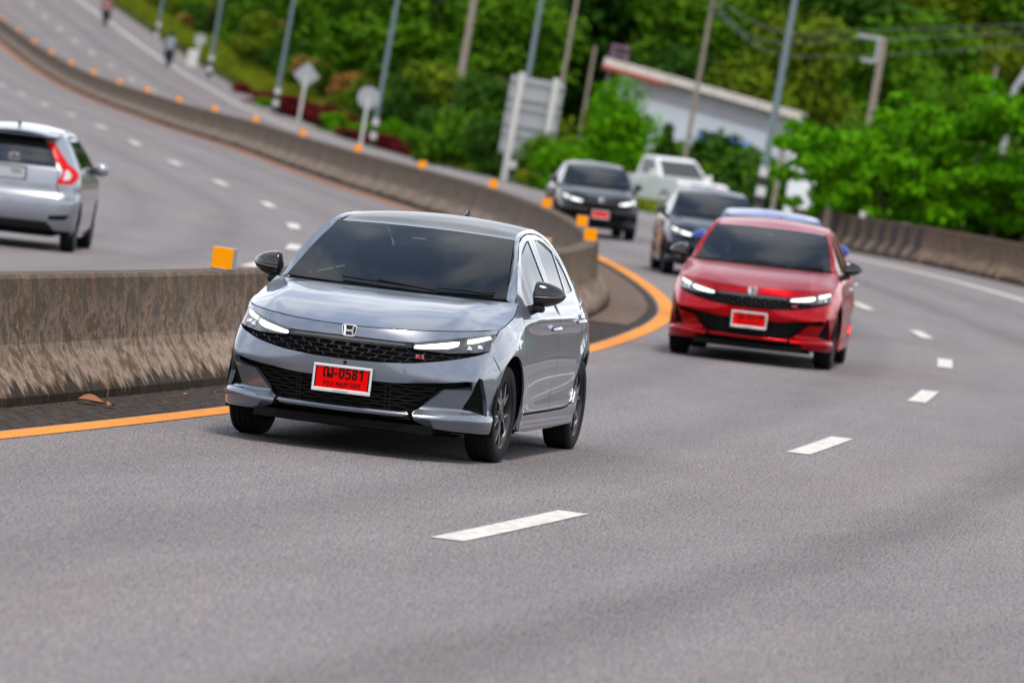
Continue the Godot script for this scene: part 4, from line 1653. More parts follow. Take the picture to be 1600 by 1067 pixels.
	for k in 5:
		var a0 := TAU * k / 5.0
		for leg in [-1.0, 1.0]:
			var pts := []
			for t in [[0.030, 0.10], [0.10, 0.085], [0.205, 0.30]]: pass
			var rr := [0.035, 0.10, 0.205]
			var ang := [0.16 * leg, 0.10 * leg, 0.27 * leg]
			var wd := [0.020, 0.015, 0.019]
			var dp := [0.066, 0.070, 0.062]
			for j in 2:
				var p0 := Vector3(dp[j], rr[j] * sin(a0 + ang[j]), rr[j] * cos(a0 + ang[j]))
				var p1 := Vector3(dp[j + 1], rr[j + 1] * sin(a0 + ang[j + 1]), rr[j + 1] * cos(a0 + ang[j + 1]))
				var d := (p1 - p0).normalized()
				var sd := Vector3(1, 0, 0).cross(d).normalized()
				var up3 := d.cross(sd)
				var w0: float = wd[j]
				var w1: float = wd[j + 1]
				var lowv := Vector3(-0.035, 0, 0)
				mb.face([p0 - sd * w0, p1 - sd * w1, p1 + sd * w1, p0 + sd * w0])
				mb.face([p0 + sd * w0, p1 + sd * w1, p1 + sd * (w1 + 0.006) + lowv, p0 + sd * (w0 + 0.006) + lowv])
				mb.face([p1 - sd * w1, p0 - sd * w0, p0 - sd * (w0 + 0.006) + lowv, p1 - sd * (w1 + 0.006) + lowv])
	mb.lathe([Vector2(0.062, 0.03), Vector2(0.060, 0.060), Vector2(0.034, 0.070), Vector2(0.03, 0.076), Vector2(0.0, 0.078)], 24, Vector3(1, 0, 0))
	S.rim = mb
	mb = MB.new()
	for k in 5:
		var a0 := TAU * k / 5.0
		for leg in [-1.0, 1.0]:
			var p0 := Vector3(0.0722, 0.075 * sin(a0 + 0.13 * leg), 0.075 * cos(a0 + 0.13 * leg))
			var p1 := Vector3(0.0645, 0.202 * sin(a0 + 0.30 * leg), 0.202 * cos(a0 + 0.30 * leg))
			var d := (p1 - p0).normalized()
			var sd: Vector3 = Vector3(1, 0, 0).cross(d).normalized() * leg
			mb.face([p0 - sd * 0.001, p1 - sd * 0.004, p1 + sd * 0.013, p0 + sd * 0.007])
	mb.lathe([Vector2(0.2185, 0.0853), Vector2(0.2135, 0.0848)], 48, Vector3(1, 0, 0))
	S.rim_face = mb
	mb = MB.new()
	mb.lathe([Vector2(0.0, 0.018), Vector2(0.135, 0.018), Vector2(0.135, 0.0), Vector2(0.0, 0.0)], 32, Vector3(1, 0, 0))
	mb.box(Vector3(0.01, 0.02, -0.11), Vector3(0.06, 0.16, 0.06), 0.012)
	S.disc = mb
	cache.sedan = S
	return S

var meshes := {}

func cm(kind: String, called: String, mirror := false) -> ArrayMesh:
	var key := "%s/%s/%s" % [kind, called, mirror]
	if not meshes.has(key):
		var src: MB = sedan_meshes()[called]
		var o: MB = src.mirrored() if mirror else src
		if kind == "crossover":
			var q := MB.new()
			q.add(o)
			q.warp(crossover)
			o = q
		meshes[key] = o.mesh()
	return meshes[key]

func crossover(p: Vector3) -> Vector3:
	return Vector3(p.x * 1.025, p.y + 0.05 + 0.10 * maxf(0.0, p.y - 0.5), p.z)

func stroke_mesh(lines: Array, w: float, depth: float) -> MB:
	var mb := MB.new()
	for l in lines:
		for k in l.size() - 1:
			var a := Vector3(l[k][0], l[k][1], 0)
			var b := Vector3(l[k + 1][0], l[k + 1][1], 0)
			var d := b - a
			if d.length() < 0.0001: continue
			var e := d.normalized() * w * 0.35
			mb.box((a + b) * 0.5, Vector3(w, depth, d.length() + e.length()), 0.0, Basis(d.normalized().cross(Vector3(0, 0, 1)), Vector3(0, 0, 1), d.normalized()))
	return mb

const THAI_MAIN := [[[0.10, 0.12], [0.16, 0.0], [0.22, 0.10], [0.10, 0.30], [0.10, 0.75], [0.22, 1.0], [0.40, 1.0], [0.48, 0.8], [0.48, 0.0]], [[0.48, 0.10], [0.62, 0.34], [0.74, 0.12], [0.66, 0.0], [0.60, 0.12]], [[0.74, 0.12], [0.90, 0.0], [0.90, 1.0]]]
const THAI_SMALL := [
	[[[0.1, 0], [0.1, 0.6], [0.3, 0.8], [0.1, 0.8], [0.5, 1.0], [0.8, 0.8], [0.8, 0]]],
	[[[0.3, 0], [0.7, 0.1], [0.7, 0.6], [0.2, 0.7], [0.3, 1.0], [0.8, 0.95]], [[0.6, -0.5], [0.8, -0.2], [0.8, -0.5]]],
	[[[0.2, 0.6], [0.4, 0], [0.8, 0.1], [0.8, 0.9], [0.6, 1.0]]],
	[[[0.5, 0], [0.3, 0.1], [0.3, 1.0]]],
	[[[0.1, 1.0], [0.2, 0.8], [0.2, 0], [0.5, 0.8], [0.8, 0.9], [0.8, 0]]],
	[[[0.1, 0.9], [0.2, 0], [0.5, 0.6], [0.7, 0], [0.85, 1.0]]],
	[[[0.1, 0.9], [0.2, 0.1], [0.8, 0.0], [0.85, 1.0]]],
	[[[0.1, 1.0], [0.2, 0], [0.2, 0.6], [0.7, 0.9], [0.8, 0]]],
	[[[0.2, 0.9], [0.5, 1.0], [0.7, 0.8], [0.7, 0]]],
	[[[0.1, 1.0], [0.2, 0.1], [0.7, 0.2], [0.85, 1.0]]],
	[[[0.1, 0], [0.1, 0.7], [0.5, 1.0], [0.8, 0.7], [0.8, 0], [0.5, 0.5]]],
	[[[0.3, 0], [0.7, 0.1], [0.7, 0.6], [0.2, 0.7], [0.3, 1.0], [0.8, 0.95]]]]

func text_mesh(s: String, height: float, depth: float, bold := true) -> TextMesh:
	var f := SystemFont.new()
	f.font_names = PackedStringArray(["Droid Sans"])
	f.font_weight = 700 if bold else 400
	var t := TextMesh.new()
	t.text = s
	t.font = f
	t.font_size = 64
	t.pixel_size = height / 46.0
	t.depth = depth
	t.curve_step = 2.0
	return t

func licence_plate(car: Node3D, at: Vector3, tilt: float, digits: String, red: bool) -> void:
	var p := Node3D.new()
	p.name = "licence_plate"
	p.position = at
	p.rotation.x = tilt
	car.add_child(p, true)
	var mb := MB.new()
	mb.box(Vector3(0, -0.004, 0), Vector3(0.338, 0.138, 0.008), 0.003)
	part("plate", mb.mesh(), M.plate_red if red else M.plate_white, p)
	mb = MB.new()
	mb.box(Vector3(0, 0.073, 0.002), Vector3(0.366, 0.017, 0.016), 0.004)
	mb.box(Vector3(0, -0.075, 0.002), Vector3(0.366, 0.024, 0.016), 0.004)
	mb.box(Vector3(-0.176, 0.0, 0.002), Vector3(0.014, 0.129, 0.016), 0.004)
	mb.box(Vector3(0.176, 0.0, 0.002), Vector3(0.014, 0.129, 0.016), 0.004)
	part("plate_frame", mb.mesh(), M.plate_white if red else M.trim_black, p)
	if digits == "": return
	mb = MB.new()
	mb.xf = Transform3D(Basis(), Vector3(-0.122, 0.005, 0.005)).scaled_local(Vector3(0.066, 0.057, 1.0))
	mb.add(stroke_mesh(THAI_MAIN, 0.15, 0.003))
	mb.xf = Transform3D()
	mb.box(Vector3(-0.043, 0.028, 0.005), Vector3(0.022, 0.009, 0.003))
	var x := -0.112
	for g in THAI_SMALL:
		mb.xf = Transform3D(Basis(), Vector3(x, -0.045, 0.005)).scaled_local(Vector3(0.017, 0.024, 1.0))
		mb.add(stroke_mesh(g, 0.17, 0.003))
		x += 0.0195
	mb.xf = Transform3D()
	for sx in [-1.0, 1.0]:
		mb.box(Vector3(sx * 0.1645, 0.0, 0.0055), Vector3(0.006, 0.120, 0.002))
	part("lettering", mb.mesh(), M.plate_ink, p)
	var t := part("number", text_mesh(digits, 0.068, 0.003), M.plate_ink, p)
	t.position = Vector3(0.057, 0.033, 0.005)
	t.scale = Vector3(0.78, 1.0, 1.0)
	t = part("frame_lettering", text_mesh("HONDA", 0.0125, 0.002), M.frame_print, p)
	t.position = Vector3(0.0, -0.0755, 0.011)
	t.scale = Vector3(1.5, 1.0, 1.0)

func emblem(car: Node3D, at: Vector3, k := 1.0) -> void:
	var mb := MB.new()
	mb.xf = Transform3D(Basis(), at).scaled_local(Vector3.ONE * k)
	# a wide letter in a rounded frame
	var pts := []
	for j in 33:
		var a := TAU * j / 32.0
		var cx := signf(cos(a)) * pow(absf(cos(a)), 0.45)
		var cy := signf(sin(a)) * pow(absf(sin(a)), 0.45)
		pts.append(Vector3(cx * (0.043 + 0.004 * cy), cy * 0.0335, 0.0))
	mb.tube(pts, 0.0042, 6)
	for sx in [-1.0, 1.0]:
		mb.face([Vector3(sx * 0.034, 0.030, 0.003), Vector3(sx * 0.0215, 0.030, 0.003), Vector3(sx * 0.0165, 0.0, 0.006), Vector3(sx * 0.0205, -0.030, 0.003), Vector3(sx * 0.031, -0.030, 0.003), Vector3(sx * 0.027, 0.0, 0.006)] if sx < 0 else [Vector3(sx * 0.027, 0.0, 0.006), Vector3(sx * 0.031, -0.030, 0.003), Vector3(sx * 0.0205, -0.030, 0.003), Vector3(sx * 0.0165, 0.0, 0.006), Vector3(sx * 0.0215, 0.030, 0.003), Vector3(sx * 0.034, 0.030, 0.003)])
	mb.box(Vector3(0, -0.001, 0.003), Vector3(0.042, 0.012, 0.006), 0.001)
	var o := part("emblem", mb.mesh(), M.emblem_white, car)
	mb = MB.new()
	mb.xf = Transform3D(Basis(), at + Vector3(0, 0, -0.003)).scaled_local(Vector3.ONE * k)
	mb.box(Vector3.ZERO, Vector3(0.082, 0.062, 0.003), 0.001)
	part("emblem_back", mb.mesh(), M.gloss_black, o)

func wheel(car: Node3D, at: Vector3, flip: bool, steer := 0.0, k := 1.0, spin := 0.0) -> void:
	var w := Node3D.new()
	w.name = "wheel"
	w.position = at
	w.basis = Basis(Vector3.UP, steer + (PI if flip else 0.0)) * Basis(Vector3(1, 0, 0), spin) * Basis().scaled(Vector3.ONE * k)
	car.add_child(w, true)
	part("tyre", cm("sedan", "tyre"), M.tyre, w)
	part("rim", cm("sedan", "rim"), M.rim_dark, w)
	part("rim_face", cm("sedan", "rim_face"), M.rim_bright, w)
	part("brake_disc", cm("sedan", "disc"), M.disc, w)

func build_sedan(called: String, label: String, group: String, pos: Vector3, yaw: float, body: Material, roof_mat: Material, kind: String, digits: String, plate := true, steer := 0.0) -> Node3D:
	var car := base(called, pos, yaw)
	tag(car, label, "car", group)
	var K := kind
	var lift := 0.05 if kind == "crossover" else 0.0
	part("hood", cm(K, "hood"), body, car)
	var bump := part("front_bumper", cm(K, "front_bumper"), body, car)
	var lg := part("lower_grille", cm(K, "lower_grille"), M.matte_black, bump)
	part("slats", cm(K, "lower_slats"), M.trim_black, bump)
	part("lower_lip", cm(K, "lower_lip"), body, bump)
	for m in [false, true]: part("air_vent", cm(K, "air_vent", m), M.matte_black, bump)
	part("nose_panel", cm(K, "nose_panel"), body, car)
	var lb := part("light_bar", cm(K, "light_bar"), M.gloss_black, car)
	part("light_strip", cm(K, "light_bar_strip"), M.lamp_bar, lb)
	var gr := part("grille", cm(K, "grille"), M.matte_black, car)
	part("grille_net", cm(K, "grille_net"), M.gloss_black, gr)
	part("cowl", cm(K, "cowl"), M.trim_black, car)
	part("windscreen", cm(K, "windscreen"), M.screen_glass, car)
	part("screen_border", cm(K, "frit"), M.matte_black, car)
	part("camera_cover", cm(K, "camera_cover"), M.pole_white, car)
	part("roof", cm(K, "roof"), roof_mat, car)
	part("rear_window", cm(K, "rear_window"), M.side_glass, car)
	part("trunk_lid", cm(K, "trunk_lid"), body, car)
	part("rear_bumper", cm(K, "rear_bumper"), body, car)
	part("underbody", cm(K, "underbody"), M.matte_black, car)
	part("antenna", cm(K, "antenna"), roof_mat, car)
	part("wiper", cm(K, "wiper_long"), M.trim_black, car)
	part("wiper", cm(K, "wiper_short"), M.trim_black, car)
	part("dashboard", cm(K, "dashboard"), M.seat, car)
	part("steering_wheel", cm(K, "steering_wheel"), M.trim_black, car)
	for sp in [Vector3(-0.36, 0, -1.55), Vector3(0.36, 0, -1.55), Vector3(-0.33, 0, -2.35), Vector3(0.33, 0, -2.35)]:
		part("seat", cm(K, "seat"), M.seat, car).position = sp
	for m in [false, true]:
		var hl := part("headlight", cm(K, "housing", m), M.lamp_housing, car)
		part("lamp_strip", cm(K, "lamp_strip", m), M.headlamp_on, hl)
		part("projector", cm(K, "projector", m), M.chrome, hl)
		part("lens", cm(K, "lens", m), M.lens_glass, hl)
		part("fender", cm(K, "fender", m), body, car)
		part("pillar", cm(K, "pillar", m), body, car)
		var fd := part("front_door", cm(K, "front_door", m), body, car)
		part("window", cm(K, "front_window", m), M.side_glass, fd)
		part("window_trim", cm(K, "pillar_trim", m), M.gloss_black, fd)
		part("handle", cm(K, "front_handle", m), M.chrome, fd)
		part("handle_cup", cm(K, "front_handle_cup", m), body, fd)
		var rd := part("rear_door", cm(K, "rear_door", m), body, car)
		part("window", cm(K, "rear_window_side", m), M.side_glass, rd)
		part("window_trim", cm(K, "rear_trim", m), M.gloss_black, rd)
		part("handle", cm(K, "rear_handle", m), M.chrome, rd)
		part("handle_cup", cm(K, "rear_handle_cup", m), body, rd)
		part("rear_quarter", cm(K, "rear_quarter", m), body, car)
		part("tail_light", cm(K, "tail_light", m), M.tail_red, car)
		part("sill", cm(K, "sill", m), body, car)
		var mi := part("side_mirror", cm(K, "mirror_cap", m), M.gloss_black if body != M.paint_blue else M.paint_blue, car)
		part("mirror_line", cm(K, "mirror_line", m), M.satin, mi)
		part("mirror_arm", cm(K, "mirror_arm", m), M.trim_black, mi)
	var wy := 0.303 * (1.1 if kind == "crossover" else 1.0)
	var wk := 1.1 if kind == "crossover" else 1.0
	var sx := 0.7475 if kind == "sedan" else 0.765
	wheel(car, Vector3(sx, wy, 0), false, -steer, wk, 0.3)
	wheel(car, Vector3(-sx, wy, 0), true, -steer, wk, 0.8)
	wheel(car, Vector3(sx, wy, -2.589), false, 0.0, wk, 1.1)
	wheel(car, Vector3(-sx, wy, -2.589), true, 0.0, wk, 0.5)
	emblem(car, belt(0.0, 0.742) + Vector3(0, lift * 1.5, 0.010), 1.0 if kind == "sedan" else 1.15)
	if plate:
		licence_plate(car, Vector3(0, 0.447 + (lift if kind == "sedan" else 0.06), 0.958), -0.03, digits, true)
	if kind == "sedan":
		var bd := part("badge", text_mesh("RS", 0.040, 0.006), M.plate_white, gr)
		var q := belt_off(s_u(0.44, 0.628), 0.628, 0.004)
		bd.position = q
		bd.rotation = Vector3(0, 0.42, 0)
		bd.scale = Vector3(0.9, 0.55, 1.0)
		var b2 := part("badge_face", text_mesh("RS", 0.036, 0.006), M.badge_red, gr)
		b2.position = q + Vector3(0.001, 0.0, 0.004)
		b2.rotation = bd.rotation
		b2.scale = bd.scale
		var sensor := MB.new()
		sensor.lathe([Vector2(0.0, 0.003), Vector2(0.009, 0.003), Vector2(0.012, 0.0), Vector2(0.012, -0.01)], 14, Vector3(0, 0, 1), belt(0.0, 0.548) + Vector3(0, 0, 0.002))
		part("sensor", sensor.mesh(), M.trim_black, bump)
	return car

# ---- the silver hatchback, seen from behind
const HU := [[0.18, 0.78], [0.28, 0.822], [0.40, 0.840], [0.60, 0.847], [0.80, 0.846], [0.92, 0.835], [1.0, 0.812], [1.1, 0.768], [1.25, 0.690], [1.38, 0.612], [1.47, 0.535], [1.53, 0.46]]
const HW := [[0.18, -3.08], [0.28, -3.17], [0.42, -3.21], [0.60, -3.215], [0.66, -3.20], [0.72, -3.15], [0.86, -3.14], [1.0, -3.09], [1.1, -3.03], [1.25, -2.95], [1.38, -2.88], [1.53, -2.80]]

func smooth_lut(a: Array, x: float) -> float:
	var k := 0
	while k < a.size() - 2 and x > a[k + 1][0]: k += 1
	var t: float = clampf((x - a[k][0]) / (a[k + 1][0] - a[k][0]), 0.0, 1.0)
	return cr(a[max(k - 1, 0)][1], a[k][1], a[k + 1][1], a[min(k + 2, a.size() - 1)][1], t)

func hatch(s: float, v: float) -> Vector3:
	# s runs from the middle of the tail round the corner and forward along the side
	var sg := 1.0 if s >= 0 else -1.0
	s = absf(s)
	var U := smooth_lut(HU, v)
	var W := smooth_lut(HW, v)
	var rc := 0.26
	var flat_len := 0.847 - rc
	var arc_len := rc * PI * 0.5
	var u := 0.0
	var w := 0.0
	if s < flat_len:
		u = s / flat_len * (U - rc)
		w = W
	elif s < flat_len + arc_len:
		var a := (s - flat_len) / rc
		u = U - rc + rc * sin(a)
		w = W + rc * (1.0 - cos(a))
	else:
		u = U
		w = W + rc + (s - flat_len - arc_len) * (W + rc - 0.75) / (-2.95 - 0.75)
	w += 0.07 * pow(minf(u / 0.85, 1.0), 2.0) * (1.0 - smoothstep(0.9, 1.3, s))
	var fr := smoothstep(0.0, 0.75, w)
	u -= 0.10 * fr * fr
	return Vector3(sg * u, v, w)

func hs(w: float, v: float) -> float:
	var lo := 0.0
	var hi := 5.2
	for k in 26:
		var m := (lo + hi) * 0.5
		if hatch(m, v).z < w: lo = m
		else: hi = m
	return (lo + hi) * 0.5

func hpoly(pts: Array, fine := 0.12) -> PackedVector2Array:
	var o := PackedVector2Array()
	for k in pts.size():
		var a: Array = pts[k]
		var b: Array = pts[(k + 1) % pts.size()]
		var n := int(clampf(ceil(Vector2(a[0] - b[0], a[1] - b[1]).length() / fine), 1, 24))
		for j in n:
			var t := float(j) / n
			var v := lerpf(a[1], b[1], t)
			o.append(Vector2(hs(lerpf(a[0], b[0], t), v), v))
	if Geometry2D.is_polygon_clockwise(o): o.reverse()
	return o

func ccw(a: Array) -> PackedVector2Array:
	var o := PackedVector2Array()
	for q in a: o.append(Vector2(q[0], q[1]))
	if Geometry2D.is_polygon_clockwise(o): o.reverse()
	return o

func build_hatchback(pos: Vector3, yaw: float) -> void:
	var car := base("hatchback", pos, yaw)
	tag(car, "silver hatchback driving away on the opposite carriageway, seen from behind", "car")
	var F := hatch
	var out := func(p: Vector3) -> Vector3: return Vector3(p.x, 0.2, minf(p.z + 2.6, 0.0) * 2.0)
	var foff = func(o: float) -> Callable: return func(s: float, v: float) -> Vector3:
		var e := 0.01
		var p := hatch(s, v)
		var nn := (hatch(s + e, v) - hatch(s - e, v)).cross(hatch(s, v + e) - hatch(s, v - e)).normalized()
		if nn.dot(Vector3(p.x, 0.2, minf(p.z + 2.6, 0.0) * 2.0)) < 0: nn = -nn
		return p + nn * o
	var st := Vector2(0.06, 0.04)
	var lamp := ccw([[0.575, 1.335], [0.68, 1.33], [0.705, 1.20], [0.76, 1.08], [0.92, 0.99], [0.90, 0.93], [0.76, 0.845], [0.555, 0.835], [0.62, 0.93], [0.66, 1.0], [0.60, 1.10]])
	var lamp_m := PackedVector2Array()
	for q in lamp: lamp_m.append(Vector2(-q.x, q.y))
	lamp_m.reverse()
	var mb := MB.new()
	mb.panel(F, ccw([[-0.62, 0.665], [0.62, 0.665], [0.565, 0.83], [0.60, 1.03], [-0.60, 1.03], [-0.565, 0.83]]), st, out, [], 0.01)
	part("tailgate", mb.mesh(), M.paint_silver, car)
	mb = MB.new()
	mb.panel(foff.call(-0.004), ccw([[-0.60, 1.035], [0.60, 1.035], [0.585, 1.10], [0.57, 1.36], [0.50, 1.41], [-0.50, 1.41], [-0.57, 1.36], [-0.585, 1.10]]), st, out)
	part("rear_window", mb.mesh(), M.side_glass, car)
	var arq := []
	for q in arch(-2.53, 0.345, PI + 0.33, -0.33, 20): arq.append([q[0], q[1] - 0.003])
	for m in [false, true]:
		mb = MB.new()
		mb.panel(foff.call(0.006), lamp, Vector2(0.04, 0.03), out, [], 0.01)
		var o := part("tail_light", (mb.mirrored() if m else mb).mesh(), M.tail_red, car)
		mb = MB.new()
		mb.panel(foff.call(0.010), ccw([[0.64, 0.885], [0.72, 0.895], [0.76, 0.95], [0.72, 1.02], [0.685, 1.0]]), Vector2(0.04, 0.03), out, [], 0.004)
		part("lens", (mb.mirrored() if m else mb).mesh(), M.tail_clear, o)
		mb = MB.new()
		mb.panel(F, ccw([[0.630, 0.668], [1.02, 0.668], [1.02, 1.43], [0.70, 1.43], [0.58, 1.40], [0.578, 1.335], [0.595, 1.10], [0.61, 1.03], [0.578, 0.83]]), Vector2(0.04, 0.04), out, [lamp], 0.01)
		part("rear_corner", (mb.mirrored() if m else mb).mesh(), M.paint_silver, car)
		# side with wheel openings, from the lamp forward
		var sp := [[-3.02, 0.66]]
		mb = MB.new()
		var side := [[-2.97, 0.30]]
		for q in arq: side.append(q)
		side.append_array([[-1.5, 0.17]])
		for q in arch(0.0, 0.345, PI + 0.33, -0.33, 20): side.append([q[0], q[1] - 0.003])
		side.append_array([[0.6, 0.2], [0.72, 0.60], [0.5, 0.86], [-0.4, 0.93], [-2.55, 1.02], [-2.62, 1.40], [-2.80, 1.44], [-2.98, 1.05], [-3.0, 0.7]])
		var hp := hpoly(side)
		mb.panel(F, hp, st, out, [lamp], 0.012)
		part("body_side", (mb.mirrored() if m else mb).mesh(), M.paint_silver, car)
		mb = MB.new()
		mb.panel(foff.call(-0.006), hpoly([[-2.45, 1.03], [-2.50, 1.36], [-1.9, 1.42], [-1.2, 1.40], [-0.75, 1.20], [-0.42, 0.945]]), st, out)
		part("side_window", (mb.mirrored() if m else mb).mesh(), M.side_glass, car)
		mb = MB.new()
		mb.panel(F, hpoly([[-0.36, 0.93], [-0.70, 1.21], [-1.17, 1.415], [-1.9, 1.435], [-2.62, 1.40], [-2.80, 1.44], [-2.78, 1.475], [-1.9, 1.485], [-1.1, 1.455], [-0.62, 1.24], [-0.25, 0.95]]), st, out, [], 0.012)
		part("roof_rail", (mb.mirrored() if m else mb).mesh(), M.paint_silver, car)
		mb = MB.new()
		mb.panel(foff.call(0.004), hpoly([[-2.55, 1.02], [-2.45, 1.03], [-2.50, 1.36], [-2.62, 1.40]]), st, out)
		part("pillar", (mb.mirrored() if m else mb).mesh(), M.paint_silver, car)
		var sx := -1.0 if m else 1.0
		mb = MB.new()
		var P := []
		for r in 11:
			var t := r / 10.0
			var rad := pow(maxf(0.0, sin(PI * (0.05 + 0.9 * t))), 0.5)
			for k in 17:
				var a := TAU * k / 16.0
				P.append(Vector3(sx * (0.80 + 0.2 * t), 1.03 + 0.085 * rad * sin(a), -0.55 + 0.075 * rad * cos(a)))
		mb.grid(P, 17)
		mb.box(Vector3(sx * 0.80, 0.965, -0.55), Vector3(0.10, 0.05, 0.06), 0.01)
		part("side_mirror", mb.mesh(), M.paint_silver, car)
		for wz in [0.0, -2.53]:
			wheel(car, Vector3(sx * 0.735, 0.297, wz), m, 0.0, 0.975, 0.4)
	# bumper
	mb = MB.new()
	var slot := ccw([[0.52, 0.385], [0.74, 0.40], [0.80, 0.47], [0.52, 0.44]])
	var slot_m := PackedVector2Array()
	for q in slot: slot_m.append(Vector2(-q.x, q.y))
	slot_m.reverse()
	mb.panel(F, ccw([[-1.02, 0.66], [-1.02, 0.28], [-0.8, 0.26], [0.8, 0.26], [1.02, 0.28], [1.02, 0.66]]), st, out, [slot, slot_m], 0.02)
	var bp := part("rear_bumper", mb.mesh(), M.paint_silver, car)
	mb = MB.new()
	mb.panel(foff.call(-0.02), slot, st, out)
	mb.add(mb.mirrored())
	part("bumper_slot", mb.mesh(), M.matte_black, bp)
	mb = MB.new()
	mb.panel(foff.call(0.006), ccw([[-0.62, 0.262], [0.62, 0.262], [0.50, 0.36], [-0.50, 0.36]]), st, out, [], 0.01)
	part("diffuser", mb.mesh(), M.trim_black, bp)
	# roof with spoiler
	mb = MB.new()
	var P := []
	var prof := [[-3.02, 1.432], [-2.98, 1.447], [-2.8, 1.477], [-2.4, 1.505], [-1.9, 1.518], [-1.5, 1.505], [-1.1, 1.452], [-0.95, 1.40]]
	for q in prof:
		for k in 13:
			var a := -1.0 + k / 6.0
			var hw: float = 0.535 if q[0] > -2.9 else 0.50
			P.append(Vector3(a * hw, q[1] + 0.050 * (1.0 - a * a) - 0.035, q[0] - 0.05 * (1.0 - a * a) * (1.0 if q[0] < -2.9 else 0.0)))
	mb.grid(P, 13)
	mb.box(Vector3(0, 1.405, -3.0), Vector3(0.96, 0.022, 0.09), 0.008)
	part("roof", mb.mesh(), M.paint_silver, car)
	mb = MB.new()
	mb.box(Vector3(0, 1.53, -2.72), Vector3(0.035, 0.06, 0.10), 0.012)
	part("antenna", mb.mesh(), M.trim_black, car)
	# front: bonnet, screen, nose
	mb = MB.new()
	P = []
	for q in [[-0.95, 1.40, 0.60], [-0.25, 0.96, 0.72], [0.30, 0.88, 0.72], [0.62, 0.76, 0.70], [0.74, 0.60, 0.70], [0.72, 0.22, 0.70]]:
		for k in 13:
			var a := -1.0 + k / 6.0
			P.append(Vector3(a * q[2], q[1] + 0.02 * (1.0 - a * a), q[0] + 0.06 * (1.0 - a * a)))
	mb.grid(P, 13)
	part("bonnet", mb.mesh(), M.paint_silver, car)
	mb = MB.new()
	mb.box(Vector3(0, 0.20, -1.2), Vector3(1.1, 0.05, 3.6))
	mb.box(Vector3(0, 0.55, -1.2), Vector3(1.1, 0.62, 3.3), 0.05)
	mb.box(Vector3(0, 0.30, -2.95), Vector3(1.3, 0.12, 0.25), 0.03)
	part("underbody", mb.mesh(), M.matte_black, car)
	# plate and emblem
	var pl := Node3D.new()
	pl.rotation.y = PI
	pl.name = "tail_fittings"
	licence_plate_back(car)

func licence_plate_back(car: Node3D) -> void:
	var p := Node3D.new()
	p.name = "licence_plate"
	p.position = Vector3(0, 0.93, -3.155)
	p.rotation = Vector3(0.25, PI, 0)
	car.add_child(p, true)
	var mb := MB.new()
	mb.box(Vector3.ZERO, Vector3(0.34, 0.15, 0.01), 0.003)
	part("plate", mb.mesh(), M.plate_white, p)
	mb = MB.new()
	for q in [[Vector3(0, 0.08, 0), Vector3(0.37, 0.014, 0.018)], [Vector3(0, -0.08, 0), Vector3(0.37, 0.014, 0.018)], [Vector3(-0.178, 0, 0), Vector3(0.014, 0.15, 0.018)], [Vector3(0.178, 0, 0), Vector3(0.014, 0.15, 0.018)]]:
		mb.box(q[0], q[1], 0.003)
	part("plate_frame", mb.mesh(), M.trim_black, p)
	var t := part("number", text_mesh("111", 0.055, 0.003), M.plate_ink, p)
	t.position = Vector3(0.06, 0.01, 0.006)
	var e := Node3D.new()
	e.name = "tail_badge"
	e.position = Vector3(0, 1.115, -3.06)
	e.rotation = Vector3(0.45, PI, 0)
	car.add_child(e, true)
	emblem(e, Vector3.ZERO, 1.35)

# ---- the pickup
func prism_x(mb: MB, prof: Array, hw0: float, hw1: float, y0: float, y1: float) -> void:
	# a side outline (z, y) pushed out to both sides, narrower towards the top
	var L := []
	var R := []
	for q in prof:
		var t: float = clampf((q[1] - y0) / (y1 - y0), 0.0, 1.0)
		var h := lerpf(hw0, hw1, t)
		L.append(Vector3(h, q[1], q[0]))
		R.append(Vector3(-h, q[1], q[0]))
	var n := prof.size()
	var ctr := Vector3.ZERO
	for k in n: ctr += (L[k] + R[k]) / (2.0 * n)
	for k in n:
		var j := (k + 1) % n
		var f := [L[k], L[j], R[j], R[k]]
		var nn: Vector3 = (f[1] - f[0]).cross(f[2] - f[0])
		if nn.dot((f[0] + f[2]) * 0.5 - ctr) < 0: f.reverse()
		mb.face(f)
	var p2 := PackedVector2Array()
	for q in prof: p2.append(Vector2(q[0], q[1]))
	var tr := Geometry2D.triangulate_polygon(p2)
	for t in range(0, tr.size(), 3):
		for sd in [L, R]:
			var f := [sd[tr[t]], sd[tr[t + 1]], sd[tr[t + 2]]]
			var nn: Vector3 = (f[1] - f[0]).cross(f[2] - f[0])
			if nn.x * (1.0 if sd == L else -1.0) < 0: f.reverse()
			mb.face(f)

